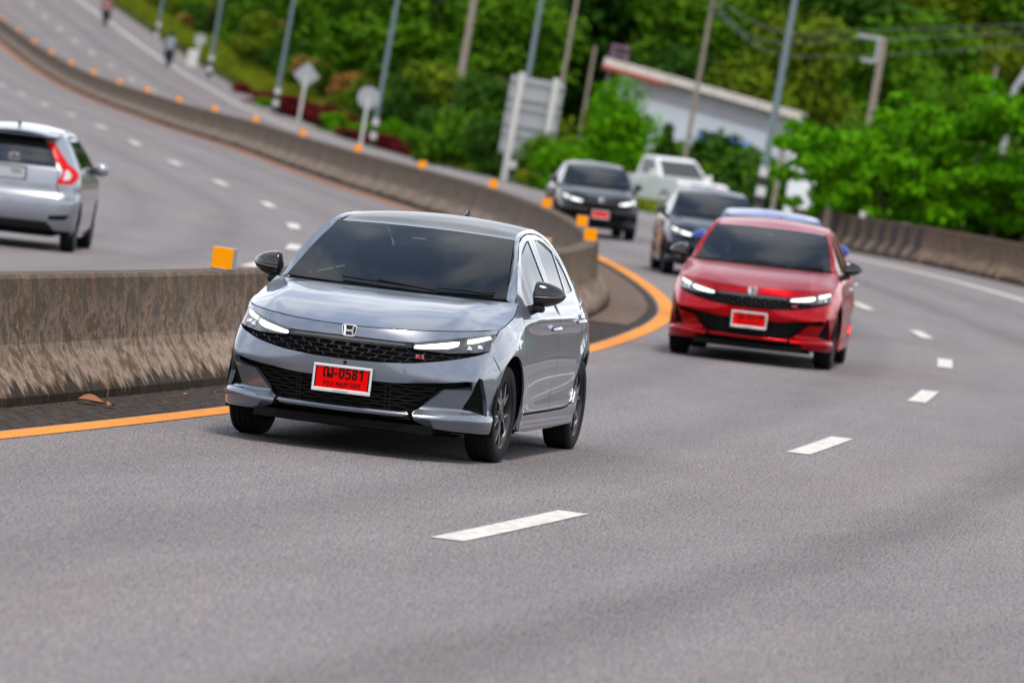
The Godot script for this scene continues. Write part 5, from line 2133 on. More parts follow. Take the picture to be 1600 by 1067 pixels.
func build_pickup(pos: Vector3, yaw: float) -> void:
	var car := base("pickup_truck", pos, yaw)
	tag(car, "pale silver pickup truck behind the two dark cars at the roadside", "pickup truck")
	var mb := MB.new()
	prism_x(mb, [[0.85, 0.42], [0.90, 0.70], [0.86, 0.98], [0.60, 1.06], [-0.55, 1.13], [-2.15, 1.13], [-2.15, 0.42], [-1.0, 0.36]], 0.90, 0.86, 0.4, 1.13)
	part("cab", mb.mesh(), M.paint_white, car)
	mb = MB.new()
	prism_x(mb, [[-0.50, 1.13], [-1.12, 1.66], [-1.35, 1.74], [-1.95, 1.75], [-2.10, 1.68], [-2.15, 1.13]], 0.84, 0.66, 1.13, 1.75)
	part("cab_roof", mb.mesh(), M.paint_white, car)
	mb = MB.new()
	mb.face([Vector3(-0.74, 1.16, -0.50), Vector3(0.74, 1.16, -0.50), Vector3(0.63, 1.64, -1.07), Vector3(-0.63, 1.64, -1.07)])
	part("windscreen", mb.mesh(), M.screen_glass, car)
	for sx in [-1.0, 1.0]:
		mb = MB.new()
		var f := [Vector3(sx * 0.838, 1.17, -0.75), Vector3(sx * 0.838, 1.17, -1.95), Vector3(sx * 0.70, 1.64, -1.95), Vector3(sx * 0.70, 1.64, -1.25)]
		if sx < 0: f.reverse()
		f.reverse()
		mb.face(f)
		part("side_window", mb.mesh(), M.side_glass, car)
		mb = MB.new()
		mb.box(Vector3(sx * 1.0, 1.20, -0.72), Vector3(0.17, 0.20, 0.09), 0.03)
		mb.box(Vector3(sx * 0.90, 1.15, -0.72), Vector3(0.10, 0.05, 0.05), 0.01)
		part("side_mirror", mb.mesh(), M.paint_white, car)
		mb = MB.new()
		mb.box(Vector3(sx * 0.66, 0.90, 0.80), Vector3(0.36, 0.17, 0.16), 0.03)
		part("headlight", mb.mesh(), M.tail_clear, car)
		for wz in [0.0, -3.05]:
			wheel(car, Vector3(sx * 0.78, 0.37, wz), sx < 0, 0.0, 1.22, 0.2)
	mb = MB.new()
	mb.box(Vector3(0, 0.80, -3.05), Vector3(1.74, 0.62, 1.66), 0.03)
	part("bed", mb.mesh(), M.paint_white, car)
	mb = MB.new()
	mb.box(Vector3(0, 0.55, 0.88), Vector3(1.74, 0.26, 0.16), 0.04)
	part("bumper", mb.mesh(), M.satin, car)
	mb = MB.new()
	mb.box(Vector3(0, 0.88, 0.86), Vector3(0.90, 0.20, 0.08), 0.02)
	part("grille", mb.mesh(), M.trim_black, car)
	mb = MB.new()
	mb.box(Vector3(0, 0.42, -1.3), Vector3(1.3, 0.16, 4.2), 0.03)
	part("chassis", mb.mesh(), M.matte_black, car)

# ---- a body meshed from joints: smooth union of tapered capsules as surface nets
func blob_mesh(bones: Array, cell: float, k: float) -> MB:
	var lo := Vector3.ONE * 99.0
	var hi := Vector3.ONE * -99.0
	for b in bones:
		for e in 2:
			var r: float = b[2 + e] + cell * 2.0
			lo = lo.min(b[e] - Vector3.ONE * r)
			hi = hi.max(b[e] + Vector3.ONE * r)
	var n := Vector3i(((hi - lo) / cell).ceil()) + Vector3i.ONE
	var val := PackedFloat32Array()
	val.resize(n.x * n.y * n.z)
	for z in n.z:
		for y in n.y:
			for x in n.x:
				var p := lo + Vector3(x, y, z) * cell
				var d := 9.0
				for b in bones:
					var a: Vector3 = b[0]
					var ab: Vector3 = b[1] - a
					var t := clampf((p - a).dot(ab) / maxf(ab.length_squared(), 1e-6), 0.0, 1.0)
					var q := p.distance_to(a + ab * t) - lerpf(b[2], b[3], t)
					var h := clampf(0.5 + 0.5 * (d - q) / k, 0.0, 1.0)
					d = lerpf(d, q, h) - k * h * (1.0 - h)
				val[(z * n.y + y) * n.x + x] = d
	var mb := MB.new()
	var id := {}
	var at := func(x: int, y: int, z: int) -> float: return val[(z * n.y + y) * n.x + x]
	for z in n.z - 1:
		for y in n.y - 1:
			for x in n.x - 1:
				var s := Vector3.ZERO
				var c := 0
				for e in [[0, 0, 0, 1, 0, 0], [0, 1, 0, 1, 1, 0], [0, 0, 1, 1, 0, 1], [0, 1, 1, 1, 1, 1], [0, 0, 0, 0, 1, 0], [1, 0, 0, 1, 1, 0], [0, 0, 1, 0, 1, 1], [1, 0, 1, 1, 1, 1], [0, 0, 0, 0, 0, 1], [1, 0, 0, 1, 0, 1], [0, 1, 0, 0, 1, 1], [1, 1, 0, 1, 1, 1]]:
					var va: float = at.call(x + e[0], y + e[1], z + e[2])
					var vb: float = at.call(x + e[3], y + e[4], z + e[5])
					if (va < 0) != (vb < 0):
						var t := va / (va - vb)
						s += Vector3(e[0], e[1], e[2]).lerp(Vector3(e[3], e[4], e[5]), t)
						c += 1
				if c:
					var p := lo + (Vector3(x, y, z) + s / c) * cell
					var g := Vector3(at.call(x + 1, y, z) - at.call(x, y, z), at.call(x, y + 1, z) - at.call(x, y, z), at.call(x, y, z + 1) - at.call(x, y, z))
					id[Vector3i(x, y, z)] = mb.vert(p, g.normalized())
	for key in id:
		var x: int = key.x
		var y: int = key.y
		var z: int = key.z
		for ax in 3:
			var d := Vector3i.ZERO
			d[ax] = 1
			var u := Vector3i.ZERO
			u[(ax + 1) % 3] = 1
			var w := Vector3i.ZERO
			w[(ax + 2) % 3] = 1
			var va: float = at.call(x, y, z)
			var vb: float = at.call(x + d.x, y + d.y, z + d.z)
			if (va < 0) != (vb < 0) and id.has(key - u) and id.has(key - w) and id.has(key - u - w):
				mb.quad(id[key], id[key - u], id[key - u - w], id[key - w])
	return mb

func build_rider(pos: Vector3, yaw: float, top: Material, label_bike: String, label_person: String) -> void:
	var bike := base("motorcycle", pos, yaw)
	tag(bike, label_bike, "motorcycle", "motorcycles on the far shoulder")
	var mb := MB.new()
	for wz in [0.62, -0.62]:
		mb = MB.new()
		var ring := []
		for k in 21:
			var a := TAU * k / 20.0
			ring.append(Vector3(0, 0.29 + 0.25 * sin(a), wz + 0.25 * cos(a)))
		mb.tube(ring, 0.045, 8)
		mb.lathe([Vector2(0.05, -0.04), Vector2(0.06, 0.0), Vector2(0.05, 0.04)], 10, Vector3(1, 0, 0), Vector3(0, 0.29, wz))
		part("wheel", mb.mesh(), M.tyre, bike)
	part("body", blob_mesh([[Vector3(0, 0.55, -0.45), Vector3(0, 0.62, 0.05), 0.13, 0.12], [Vector3(0, 0.5, 0.1), Vector3(0, 0.85, 0.42), 0.12, 0.11], [Vector3(0, 0.75, -0.75), Vector3(0, 0.68, -0.3), 0.07, 0.12]], 0.04, 0.08).mesh(), M.cloth_dark, bike)
	mb = MB.new()
	mb.box(Vector3(0, 0.78, -0.25), Vector3(0.26, 0.09, 0.68), 0.04)
	part("seat", mb.mesh(), M.trim_black, bike)
	mb = MB.new()
	mb.tube([Vector3(-0.34, 1.02, 0.28), Vector3(-0.15, 0.98, 0.38), Vector3(0.15, 0.98, 0.38), Vector3(0.34, 1.02, 0.28)], 0.018, 6)
	part("handlebar", mb.mesh(), M.trim_black, bike)
	var man := base("person", pos, yaw)
	tag(man, label_person, "person", "motorcycle riders")
	var legs := []
	var torso := []
	for sx in [-1.0, 1.0]:
		legs.append([Vector3(sx * 0.10, 0.86, -0.25), Vector3(sx * 0.19, 0.80, 0.16), 0.10, 0.075])
		legs.append([Vector3(sx * 0.19, 0.80, 0.16), Vector3(sx * 0.17, 0.38, 0.02), 0.072, 0.05])
		legs.append([Vector3(sx * 0.17, 0.36, 0.02), Vector3(sx * 0.18, 0.33, 0.20), 0.05, 0.04])
		torso.append([Vector3(sx * 0.18, 1.34, -0.16), Vector3(sx * 0.28, 1.10, 0.02), 0.065, 0.05])
		torso.append([Vector3(sx * 0.28, 1.10, 0.02), Vector3(sx * 0.31, 1.04, 0.26), 0.048, 0.04])
	torso.append([Vector3(0, 0.92, -0.25), Vector3(0, 1.30, -0.17), 0.15, 0.16])
	torso.append([Vector3(-0.10, 1.36, -0.16), Vector3(0.10, 1.36, -0.16), 0.10, 0.10])
	var all := legs.duplicate()
	all.append_array(torso)
	all.append([Vector3(0, 1.42, -0.14), Vector3(0, 1.50, -0.12), 0.055, 0.055])
	all.append([Vector3(0, 1.58, -0.10), Vector3(0, 1.62, -0.10), 0.095, 0.10])
	part("body", blob_mesh(all, 0.035, 0.05).mesh(), M.cloth_dark, man)
	var coat := []
	for b in torso: coat.append([b[0], b[1], b[2] + 0.016, b[3] + 0.016])
	part("shirt", blob_mesh(coat, 0.035, 0.05).mesh(), top, man)
	part("helmet", blob_mesh([[Vector3(0, 1.60, -0.11), Vector3(0, 1.64, -0.10), 0.125, 0.125]], 0.03, 0.03).mesh(), M.trim_black, man)

func build_cars() -> void:
	var platoon := "cars coming round the bend"
	build_sedan("sedan", "glossy grey sedan with black roof and a red licence plate leading the line of cars", platoon, Vector3(-0.8209, 0.0, -35.3), -0.18506, M.paint_grey, M.roof_black, "sedan", "0581", true, 0.05)
	build_sedan("sedan", "bright red sedan with black mirrors following the grey sedan", platoon, Vector3(2.4719, 0.0, -58.712), -0.10636, M.paint_red, M.paint_red, "sedan", "0579", true, 0.03)
	var p := at_px(1199, 455, 71.5)
	build_sedan("sedan", "blue sedan almost hidden behind the red sedan, its roof and mirrors showing", platoon, Vector3(p.x, gh(p.x, p.z), p.z), -0.01, M.paint_blue, M.paint_blue, "sedan", "", false)
	p = at_px(1108, 428, 94.5)
	build_sedan("crossover_car", "dark navy crossover with headlights on between the black crossover and the red sedan", platoon, Vector3(p.x, gh(p.x, p.z), p.z), 0.055, M.paint_navy, M.paint_navy, "crossover", "", false).scale = Vector3.ONE * 0.92
	p = at_px(928, 365, 113.0)
	build_sedan("crossover_car", "black crossover with a red licence plate beside the far bend of the median", platoon, Vector3(p.x, gh(p.x, p.z), p.z), 0.09, M.paint_black, M.paint_black, "crossover", "", true).scale = Vector3.ONE * 0.92
	p = at_px(1076, 322, 176.0)
	build_pickup(Vector3(p.x, gh(p.x, p.z), p.z), 0.45)
	build_hatchback(Vector3(-6.37, 0.0, -73.3), PI + 0.0)
	p = ground_hit(262, 105)
	build_rider(Vector3(p.x, gh(p.x, p.z), p.z), PI + 0.15, M.cloth_blue, "small dark motorcycle on the shoulder under a rider in a pale blue top", "person in a pale blue top riding away on a motorcycle")
	p = ground_hit(164, 41)
	build_rider(Vector3(p.x, gh(p.x, p.z), p.z), PI + 0.15, M.cloth_pink, "small dark motorcycle far up the shoulder under a rider in a pink top", "person in a pink top riding away on a motorcycle")

# ---------------------------------------------------------------- roadside things
func lean_basis(turn := 0.0) -> Basis:
	var q := Quaternion(Vector3.UP, LEAN.normalized())
	return Basis(q) * Basis(Vector3.UP, turn)

func stand(called: String, where: Vector3, label: String, cat: String, group := "", turn := 0.0) -> Node3D:
	var o := base(called, where)
	o.basis = lean_basis(turn)
	tag(o, label, cat, group)
	return o

func on_ground(px: float, py: float, dist: float) -> Vector3:
	var p := at_px(px, py, dist)
	return Vector3(p.x, tg(p.x, p.z) if p.x - xb(dist) > 11.3 else gh(p.x, p.z), p.z)

func build_roadside() -> void:
	# street lamps along the outer verge
	var k := 0
	var lab := ["street lamp standing by the motorcycle rider far up the road", "street lamp standing by the pair of white boards", "street lamp standing between the red hedge and the diamond sign", "street lamp standing right of the round sign", "street lamp behind the large grey sign panel", "street lamp rising from behind the blue sedan"]
	for a in [[243, 66, 322.0], [325, 122, 280.0], [428, 177, 249.0], [580, 230, 219.0], [797, 278, 190.0], [1184, 326, 148.0]]:
		var p := on_ground(a[0], a[1], a[2])
		p.y = at_px(a[0], a[1], a[2]).y - 0.05
		var o := stand("street_lamp", p, lab[k], "street lamp", "street lamps along the verge", 0.3)
		var mb := MB.new()
		mb.lathe([Vector2(0.0, 0.0), Vector2(0.105, 0.0), Vector2(0.10, 1.2), Vector2(0.055, 9.0)], 12)
		mb.tube([Vector3(0, 8.9, 0), Vector3(-0.3, 9.5, 0), Vector3(-1.0, 9.8, 0), Vector3(-1.9, 9.9, 0)], 0.04, 8)
		part("pole", mb.mesh(), M.lamp_pole, o)
		mb = MB.new()
		mb.box(Vector3(-2.2, 9.9, 0), Vector3(0.7, 0.12, 0.26), 0.04)
		part("lamp_head", mb.mesh(), M.sign_back, o)
		for j in 4:
			mb = MB.new()
			mb.lathe([Vector2(0.128, 0.12 + 0.26 * j), Vector2(0.125, 0.38 + 0.26 * j)], 12)
			part("band", mb.mesh(), M.pole_white if j % 2 else M.pole_black, o)
		k += 1
	# small signs seen from behind
	sign_back(475, 117, 466, 188, 246.0, "diamond", 1.15, "diamond road sign seen from behind on a white post", "diamond_sign")
	sign_back(570, 152, 562, 229, 217.0, "round", 0.86, "round road sign seen from behind on a white post beside a street lamp", "round_sign")
	sign_back(313, 62, 305, 104, 292.0, "round", 0.62, "small pale road sign on a post near the motorcycle", "small_sign")
	var p := on_ground(298, 106, 290.0)
	p.y = at_px(298, 106, 290.0).y - 0.05
	var w := stand("marker_board", p, "low white board standing in front of the small pale sign", "board", "", 0.1)
	var mb := MB.new()
	mb.box(Vector3(0, 0.55, 0), Vector3(0.52, 0.86, 0.06), 0.01)
	part("panel", mb.mesh(), M.pole_white, w)
	mb = MB.new()
	mb.box(Vector3(0, 0.1, 0.0), Vector3(0.1, 0.2, 0.08), 0.01)
	part("foot", mb.mesh(), M.pole_white, w)
	# the large panel from behind
	p = at_px(812, 290, 188.0)
	var s := stand("direction_sign", Vector3(p.x, gh(p.x, p.z) - 0.1, p.z), "large grey sign panel seen from behind on two pale posts", "sign", "", 0.12)
	var lo := at_px(812, 290, 188.0)
	var base_y := s.position.y
	mb = MB.new()
	for r in 3:
		var pm := MB.new()
		pm.box(Vector3(0.0, 1.38 + 0.88 * r, 0.0), Vector3(1.80, 0.86, 0.03), 0.004)
		part("panel", pm.mesh(), M.sign_back, s)
		pm = MB.new()
		pm.box(Vector3(0.0, 1.66 + 0.88 * r, 0.05), Vector3(1.80, 0.05, 0.06), 0.004)
		pm.box(Vector3(0.0, 1.10 + 0.88 * r, 0.05), Vector3(1.80, 0.05, 0.06), 0.004)
		part("rail", pm.mesh(), M.sign_back, s)
	for x in [-0.58, 0.58]:
		var pm := MB.new()
		pm.box(Vector3(x, 1.75, 0.14), Vector3(0.20, 3.9, 0.14), 0.01)
		part("post", pm.mesh(), M.sign_post, s)
	# concrete power poles
	var pl := ["tall concrete power pole behind the red hedge at the foot of the hill", "tall concrete power pole rising from behind the large grey sign panel", "tall concrete power pole rising between the pickup truck and the white building"]
	k = 0
	for a in [[712, 105, 224.0, 0.30, 14.0], [864, 160, 215.0, 0.16, 14.0], [1063, 258, 196.0, 0.17, 14.0]]:
		p = at_px(a[0], a[1], a[2])
		p.y = minf(p.y, tg(p.x, p.z)) - 0.3
		var o := stand("power_pole", p, pl[k], "power pole", "concrete power poles")
		mb = MB.new()
		prism_pole(mb, a[3], a[3] * 0.62, a[4])
		part("pole", mb.mesh(), M.concrete_pole, o)
		mb = MB.new()
		mb.box(Vector3(0, a[4] - 0.8, 0.15), Vector3(2.2, 0.12, 0.1), 0.01)
		part("crossarm", mb.mesh(), M.concrete_pole, o)
		k += 1
	# pole with steel brackets above the big tree
	p = at_px(1347, 190, 185.0)
	var gy := tg(p.x, p.z)
	var o2 := stand("power_pole", Vector3(p.x, gy, p.z), "concrete power pole topped with two grey steel brackets above the big tree", "power pole", "concrete power poles")
	var top := at_px(1366, 58, 185.0).y - gy
	mb = MB.new()
	prism_pole(mb, 0.24, 0.20, top)
	part("pole", mb.mesh(), M.concrete_pole, o2)
	mb = MB.new()
	mb.box(Vector3(-0.42, top - 0.04, 0), Vector3(0.9, 0.12, 0.12), 0.01)
	mb.box(Vector3(-0.36, top - 0.80, 0), Vector3(0.55, 0.12, 0.12), 0.01)
	mb.box(Vector3(-0.16, top - 0.42, 0), Vector3(0.12, 0.80, 0.14), 0.01)
	part("bracket", mb.mesh(), M.sign_back, o2)
	# slanting pole at the edge
	p = at_px(1560, 175, 190.0)
	var o3 := stand("power_pole", Vector3(p.x, tg(p.x, p.z), p.z), "leaning grey pole with a strut above the big tree's crown", "power pole", "concrete power poles")
	var rise := at_px(1565, 135, 190.0).y - tg(p.x, p.z)
	mb = MB.new()
	mb.tube([Vector3(0, 0, 0), Vector3(0.1, rise, 0), Vector3(1.5, rise + 3.2, 0)], 0.11, 8)
	part("pole", mb.mesh(), M.sign_back, o3)
	mb = MB.new()
	mb.tube([Vector3(0.1, rise, 0), Vector3(1.1, rise + 1.3, 0.1)], 0.08, 8)
	part("strut", mb.mesh(), M.sign_back, o3)
	# short concrete posts
	var posts := [[1204, 330, 1219, 222, 152.0, "slim concrete post right of the street lamp behind the blue sedan"], [1288, 352, 1291, 318, 132.0, "short concrete post at the end of the striped barrier"], [908, 150, 916, 72, 232.0, "short concrete post left of the purple frame"], [1341, 362, 1347, 334, 130.0, "white post behind the striped barrier"], [1410, 366, 1414, 352, 126.0, "low white marker behind the black painted stripes"], [1533, 150, 1537, 103, 205.0, "small brown post above the big tree's crown"]]
	for a in posts:
		var lo2 := at_px(a[0], a[1], a[4])
		var hi2 := at_px(a[2], a[3], a[4])
		var q := lo2
		q.y = minf(lo2.y, tg(lo2.x, lo2.z))
		var o := stand("concrete_post", q, a[5], "post")
		var ht := hi2.y - q.y
		mb = MB.new()
		prism_pole(mb, 0.13, 0.12, ht)
		part("shaft", mb.mesh(), M.concrete_pole if not a[5].contains("white") else M.pole_white, o)
		mb = MB.new()
		mb.box(Vector3(0, ht + 0.02, 0), Vector3(0.15, 0.05, 0.15), 0.01)
		part("cap", mb.mesh(), M.concrete_pole if not a[5].contains("white") else M.pole_white, o)
	# pale cabinet behind the tree
	p = at_px(1243, 330, 150.0)
	var cab := stand("cabinet", Vector3(p.x, tg(p.x, p.z), p.z), "pale grey cabinet half hidden by the big tree's leaves", "cabinet")
	var hcab := at_px(1243, 262, 150.0).y - tg(p.x, p.z)
	mb = MB.new()
	mb.box(Vector3(0, hcab * 0.5, 0), Vector3(0.72, hcab, 0.5), 0.02)
	part("case", mb.mesh(), M.wall_white, cab)
	mb = MB.new()
	mb.box(Vector3(0, hcab * 0.5, 0.26), Vector3(0.62, hcab * 0.88, 0.02), 0.005)
	part("door", mb.mesh(), M.wall_white, cab)
	# the white building
	build_shed()
	# blue canopies in front of it
	for a in [[1095, 222, 205.0, 0.6, "blue tarpaulin canopy left of its neighbour before the white building"], [1142, 230, 203.0, 0.9, "wide blue tarpaulin canopy right of its neighbour before the white building"]]:
		var q := at_px(a[0], a[1], a[2])
		var gy2 := tg(q.x, q.z)
		var o := stand("canopy", Vector3(q.x, gy2, q.z), a[4], "canopy", "blue canopies")
		var ht := q.y - gy2
		mb = MB.new()
		mb.face([Vector3(-a[3] * 0.5, ht - 0.15, 0.8), Vector3(a[3] * 0.5, ht - 0.25, 0.8), Vector3(a[3] * 0.5, ht + 0.25, 0), Vector3(-a[3] * 0.5, ht + 0.3, 0)])
		mb.face([Vector3(-a[3] * 0.5, ht - 0.15, 0.8), Vector3(-a[3] * 0.5, ht - 0.40, 0.82), Vector3(a[3] * 0.5, ht - 0.45, 0.82), Vector3(a[3] * 0.5, ht - 0.25, 0.8)])
		mb.face([Vector3(-a[3] * 0.5, ht + 0.3, 0), Vector3(a[3] * 0.5, ht + 0.25, 0), Vector3(a[3] * 0.5, ht - 0.25, -0.8), Vector3(-a[3] * 0.5, ht - 0.15, -0.8)])
		part("sheet", mb.mesh(), M.tarp_blue, o)
		for x in [-1.0, 1.0]:
			mb = MB.new()
			mb.tube([Vector3(x * a[3] * 0.45, 0, 0.7), Vector3(x * a[3] * 0.45, ht - 0.2, 0.7)], 0.03, 6)
			part("leg", mb.mesh(), M.sign_post, o)
	# purple frame by the roof's end
	p = at_px(940, 130, 214.0)
	gy = tg(p.x, p.z)
	var fr := stand("steel_frame", Vector3(p.x, gy, p.z), "dull purple steel frame by the left end of the red edged roof", "frame")
	var fh := at_px(945, 70, 214.0).y - gy
	for x in [-0.05, 0.50]:
		mb = MB.new()
		mb.tube([Vector3(x, 0, 0), Vector3(x, fh - (0.3 if x > 0 else 0.0), 0)], 0.06, 6)
		part("post", mb.mesh(), M.purple_frame, fr)
	for y in [fh, fh - 0.30]:
		mb = MB.new()
		mb.box(Vector3(0.22, y, 0), Vector3(0.72, 0.12, 0.12), 0.01)
		part("beam", mb.mesh(), M.purple_frame, fr)
	# wires strung between the poles
	for a in [[[1110, 0], [1190, 62], [1366, 62], [1620, 50], "sagging power line passing above the bracketed pole"], [[1112, -6], [1220, 50], [1368, 48], [1620, 38], "upper sagging power line passing above the bracketed pole"], [[1108, 8], [1200, 80], [1350, 88], [1620, 70], "lowest sagging power line crossing behind the bracketed pole"]]:
		var pts := []
		for j in 4:
			pts.append(at_px(a[j][0], a[j][1], [196.0, 190.0, 185.0, 188.0][j]))
		var line := []
		for j in 3:
			for t in 8:
				line.append(pts[j].cubic_interpolate(pts[j + 1], pts[max(j - 1, 0)], pts[min(j + 2, 3)], t / 8.0))
		line.append(pts[3])
		mb = MB.new()
		mb.tube(line, 0.022, 5)
		tag(single("power_line", mb.mesh(), M.wire), a[4], "cable", "power lines")
	# low wall and gravel behind the hedge
	p = at_px(740, 118, 245.0)
	var lw := stand("low_wall", Vector3(p.x, minf(p.y, tg(p.x, p.z)) - 0.3, p.z), "pale low wall beside the power pole under the trees", "wall")
	mb = MB.new()
	mb.box(Vector3(0.3, (p.y - lw.position.y) * 0.5 + 0.15, 0), Vector3(1.9, p.y - lw.position.y + 0.3, 0.2), 0.01)
	part("face", mb.mesh(), M.concrete_pole, lw)
	mb = MB.new()
	mb.box(Vector3(0.3, p.y - lw.position.y + 0.33, 0), Vector3(2.0, 0.06, 0.28), 0.01)
	part("coping", mb.mesh(), M.concrete_pole, lw)

func prism_pole(mb: MB, w0: float, w1: float, h: float) -> void:
	var a := w0 * 0.5
	var b := w1 * 0.5
	var lo := [Vector3(-a, 0, -a), Vector3(a, 0, -a), Vector3(a, 0, a), Vector3(-a, 0, a)]
	var hi := [Vector3(-b, h, -b), Vector3(b, h, -b), Vector3(b, h, b), Vector3(-b, h, b)]
	for k in 4:
		var j := (k + 1) % 4
		mb.face([lo[j], lo[k], hi[k], hi[j]])
	mb.face([hi[3], hi[2], hi[1], hi[0]])

func sign_back(px: float, py: float, bx: float, by: float, d: float, shape: String, size: float, label: String, called: String) -> void:
	var lo := at_px(bx, by, d)
	var c := at_px(px, py, d)
	var o := stand(called, lo - Vector3(0, 0.1, 0), label, "road sign", "", 0.1)
	var h := c.y - lo.y + 0.1
	var mb := MB.new()
	mb.box(Vector3(0, h * 0.5, 0.06), Vector3(0.12, h, 0.09), 0.01)
	part("post", mb.mesh(), M.sign_post, o)
	mb = MB.new()
	if shape == "diamond":
		mb.box(Vector3(0, h, 0), Vector3(size * 0.72, size * 0.72, 0.03), 0.004, Basis(Vector3(0, 0, 1), PI / 4))
	else:
		mb.lathe([Vector2(0.0, -0.015), Vector2(size * 0.5, -0.015), Vector2(size * 0.5, 0.015), Vector2(0.0, 0.015)], 24, Vector3(0, 0, 1), Vector3(0, h, 0), true)
	part("plate", mb.mesh(), M.sign_back, o)

func build_shed() -> void:
	# eaves run from the red end at the left to the right, falling as the photograph's level does
	var d0 := 208.0
	var a := at_px(914, 80, d0)
	var b := at_px(1226, 168, d0 - 0.6)
	var o := base("shed_building", Vector3(a.x, tg(a.x, a.z), a.z))
	tag(o, "long white shed with a pale red edged roof among the trees", "building")
	var len := Vector2(b.x - a.x, b.z - a.z).length()
	var dirx := Vector3(b.x - a.x, b.y - a.y, b.z - a.z).normalized()
	var nz := Vector3(-dirx.z, 0, dirx.x).normalized()
	if nz.z < 0: nz = -nz
	var upv := nz.cross(dirx).normalized()
	if upv.y < 0: upv = -upv
	o.basis = Basis(dirx, upv, nz)
	var h: float = a.y - o.position.y
	var mb := MB.new()
	mb.box(Vector3(len * 0.5 + 0.4, h * 0.5 - 0.55, -3.3), Vector3(len - 0.5, h - 0.9, 6.0), 0.02)
	part("wall", mb.mesh(), M.wall_white, o)
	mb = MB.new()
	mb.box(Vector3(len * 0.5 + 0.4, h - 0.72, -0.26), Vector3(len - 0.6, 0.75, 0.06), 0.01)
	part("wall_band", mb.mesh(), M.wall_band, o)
	for k in 9:
		mb = MB.new()
		var x0 := len * k / 9.0
		mb.box(Vector3(x0 + len / 18.0, h - 0.10, -2.6), Vector3(len / 9.0 - 0.02, 0.06, 6.6), 0.01)
		mb.box(Vector3(x0 + len / 18.0, h - 0.24, 0.66), Vector3(len / 9.0 - 0.02, 0.22, 0.04), 0.005)
		part("roof_sheet", mb.mesh(), M.roof_sheet, o)
	mb = MB.new()
	mb.box(Vector3(len * 0.16, h - 0.42, 0.70), Vector3(len * 0.32, 0.16, 0.05), 0.01)
	part("red_fascia", mb.mesh(), M.roof_red, o)

# ---------------------------------------------------------------- plants
func leaf_ball(n: int, lobes: Array, leaf: float, sd: int, droop := 0.3) -> MB:
	# many leaf-sized faces spread through a few uneven lobes: [centre, radius vector]
	var r := RandomNumberGenerator.new()
	r.seed = sd
	var mb := MB.new()
	mb.has_c = true
	var vol := []
	var tot := 0.0
	for l in lobes:
		tot += pow(l[1].x * l[1].y * l[1].z, 0.667)
		vol.append(tot)
	for k in n:
		var pick := r.randf() * tot
		var j := 0
		while j < lobes.size() - 1 and vol[j] < pick: j += 1
		var d := Vector3(r.randfn(), r.randfn(), r.randfn()).normalized()
		var rad := pow(r.randf(), 0.38) * (1.0 + 0.12 * r.randfn())
		var p: Vector3 = lobes[j][0] + d * lobes[j][1] * rad
		var ax := Vector3(r.randfn(), r.randfn() * 0.6 - droop, r.randfn()).normalized()
		var nn := (d * 0.8 + Vector3(r.randfn() * 0.6, 0.9 + r.randfn() * 0.5, r.randfn() * 0.6)).normalized()
		var sd3 := ax.cross(nn).normalized()
		nn = sd3.cross(ax).normalized()
		var s := leaf * r.randf_range(0.6, 1.35)
		var g := r.randf_range(0.55, 1.4)
		var yel := r.randf_range(0.85, 1.25)
		var col := Color(g * yel, g, g * 0.8)
		var a := mb.vert(p - ax * s * 0.5, nn, Vector2(0, 0), col)
		var b := mb.vert(p + sd3 * s * 0.34 - nn * s * 0.06, nn, Vector2(1, 0), col)
		var c := mb.vert(p + ax * s * 0.55, nn, Vector2(1, 1), col)
		var e := mb.vert(p - sd3 * s * 0.34 - nn * s * 0.06, nn, Vector2(0, 1), col)
		mb.quad(a, b, c, e)
	return mb

func lobes_of(sd: int, n: int, w: float, h: float, y0: float) -> Array:
	var r := RandomNumberGenerator.new()
	r.seed = sd
	var o := []
	for k in n:
		var t := r.randf()
		var y := y0 + h * (0.12 + 0.76 * t)
		var spread := w * 0.5 * sqrt(maxf(0.05, 1.0 - pow(2.0 * t - 0.8, 2.0) * 0.6))
		var a := r.randf() * TAU
		var q := r.randf_range(0.25, 0.75) * spread
		var s := r.randf_range(0.16, 0.30) * w
		o.append([Vector3(cos(a) * q, y, sin(a) * q), Vector3(s, s * r.randf_range(0.6, 0.85), s)])
	return o

func trunk_mesh(h: float, r0: float, sd: int, w: float) -> MB:
	var r := RandomNumberGenerator.new()
	r.seed = sd
	var mb := MB.new()
	var pts := []
	var rad := []
	for k in 7:
		var t := k / 6.0
		pts.append(Vector3(r.randfn() * 0.04 * h * t, h * 0.8 * t, r.randfn() * 0.04 * h * t))
		rad.append(r0 * (1.0 - 0.75 * t) * (1.35 if k == 0 else 1.0))
	mb.tube(pts, rad, 8)
	for k in 6:
		var t := r.randf_range(0.3, 0.75)
		var p := Vector3(0, h * 0.8 * t, 0)
		var a := r.randf() * TAU
		var e := p + Vector3(cos(a) * w * 0.32, h * r.randf_range(0.1, 0.22), sin(a) * w * 0.32)
		mb.tube([p, p.lerp(e, 0.5) + Vector3(0, 0.05 * h, 0), e], [r0 * 0.42, r0 * 0.28, r0 * 0.1], 6)
	return mb

func plant(called: String, crown: ArrayMesh, trunk: ArrayMesh, leafm: Material, where: Vector3, sc: Vector3, turn: float, label: String, cat: String, group: String, bark := "bark") -> Node3D:
	var o := base(called, where)
	o.basis = lean_basis(turn)
	tag(o, label, cat, group)
	var t := part("trunk" if cat == "tree" else "stem", trunk, M[bark], o)
	t.scale = sc
	var c := part("crown" if cat == "tree" else "foliage", crown, leafm, o)
	c.scale = sc
	return o

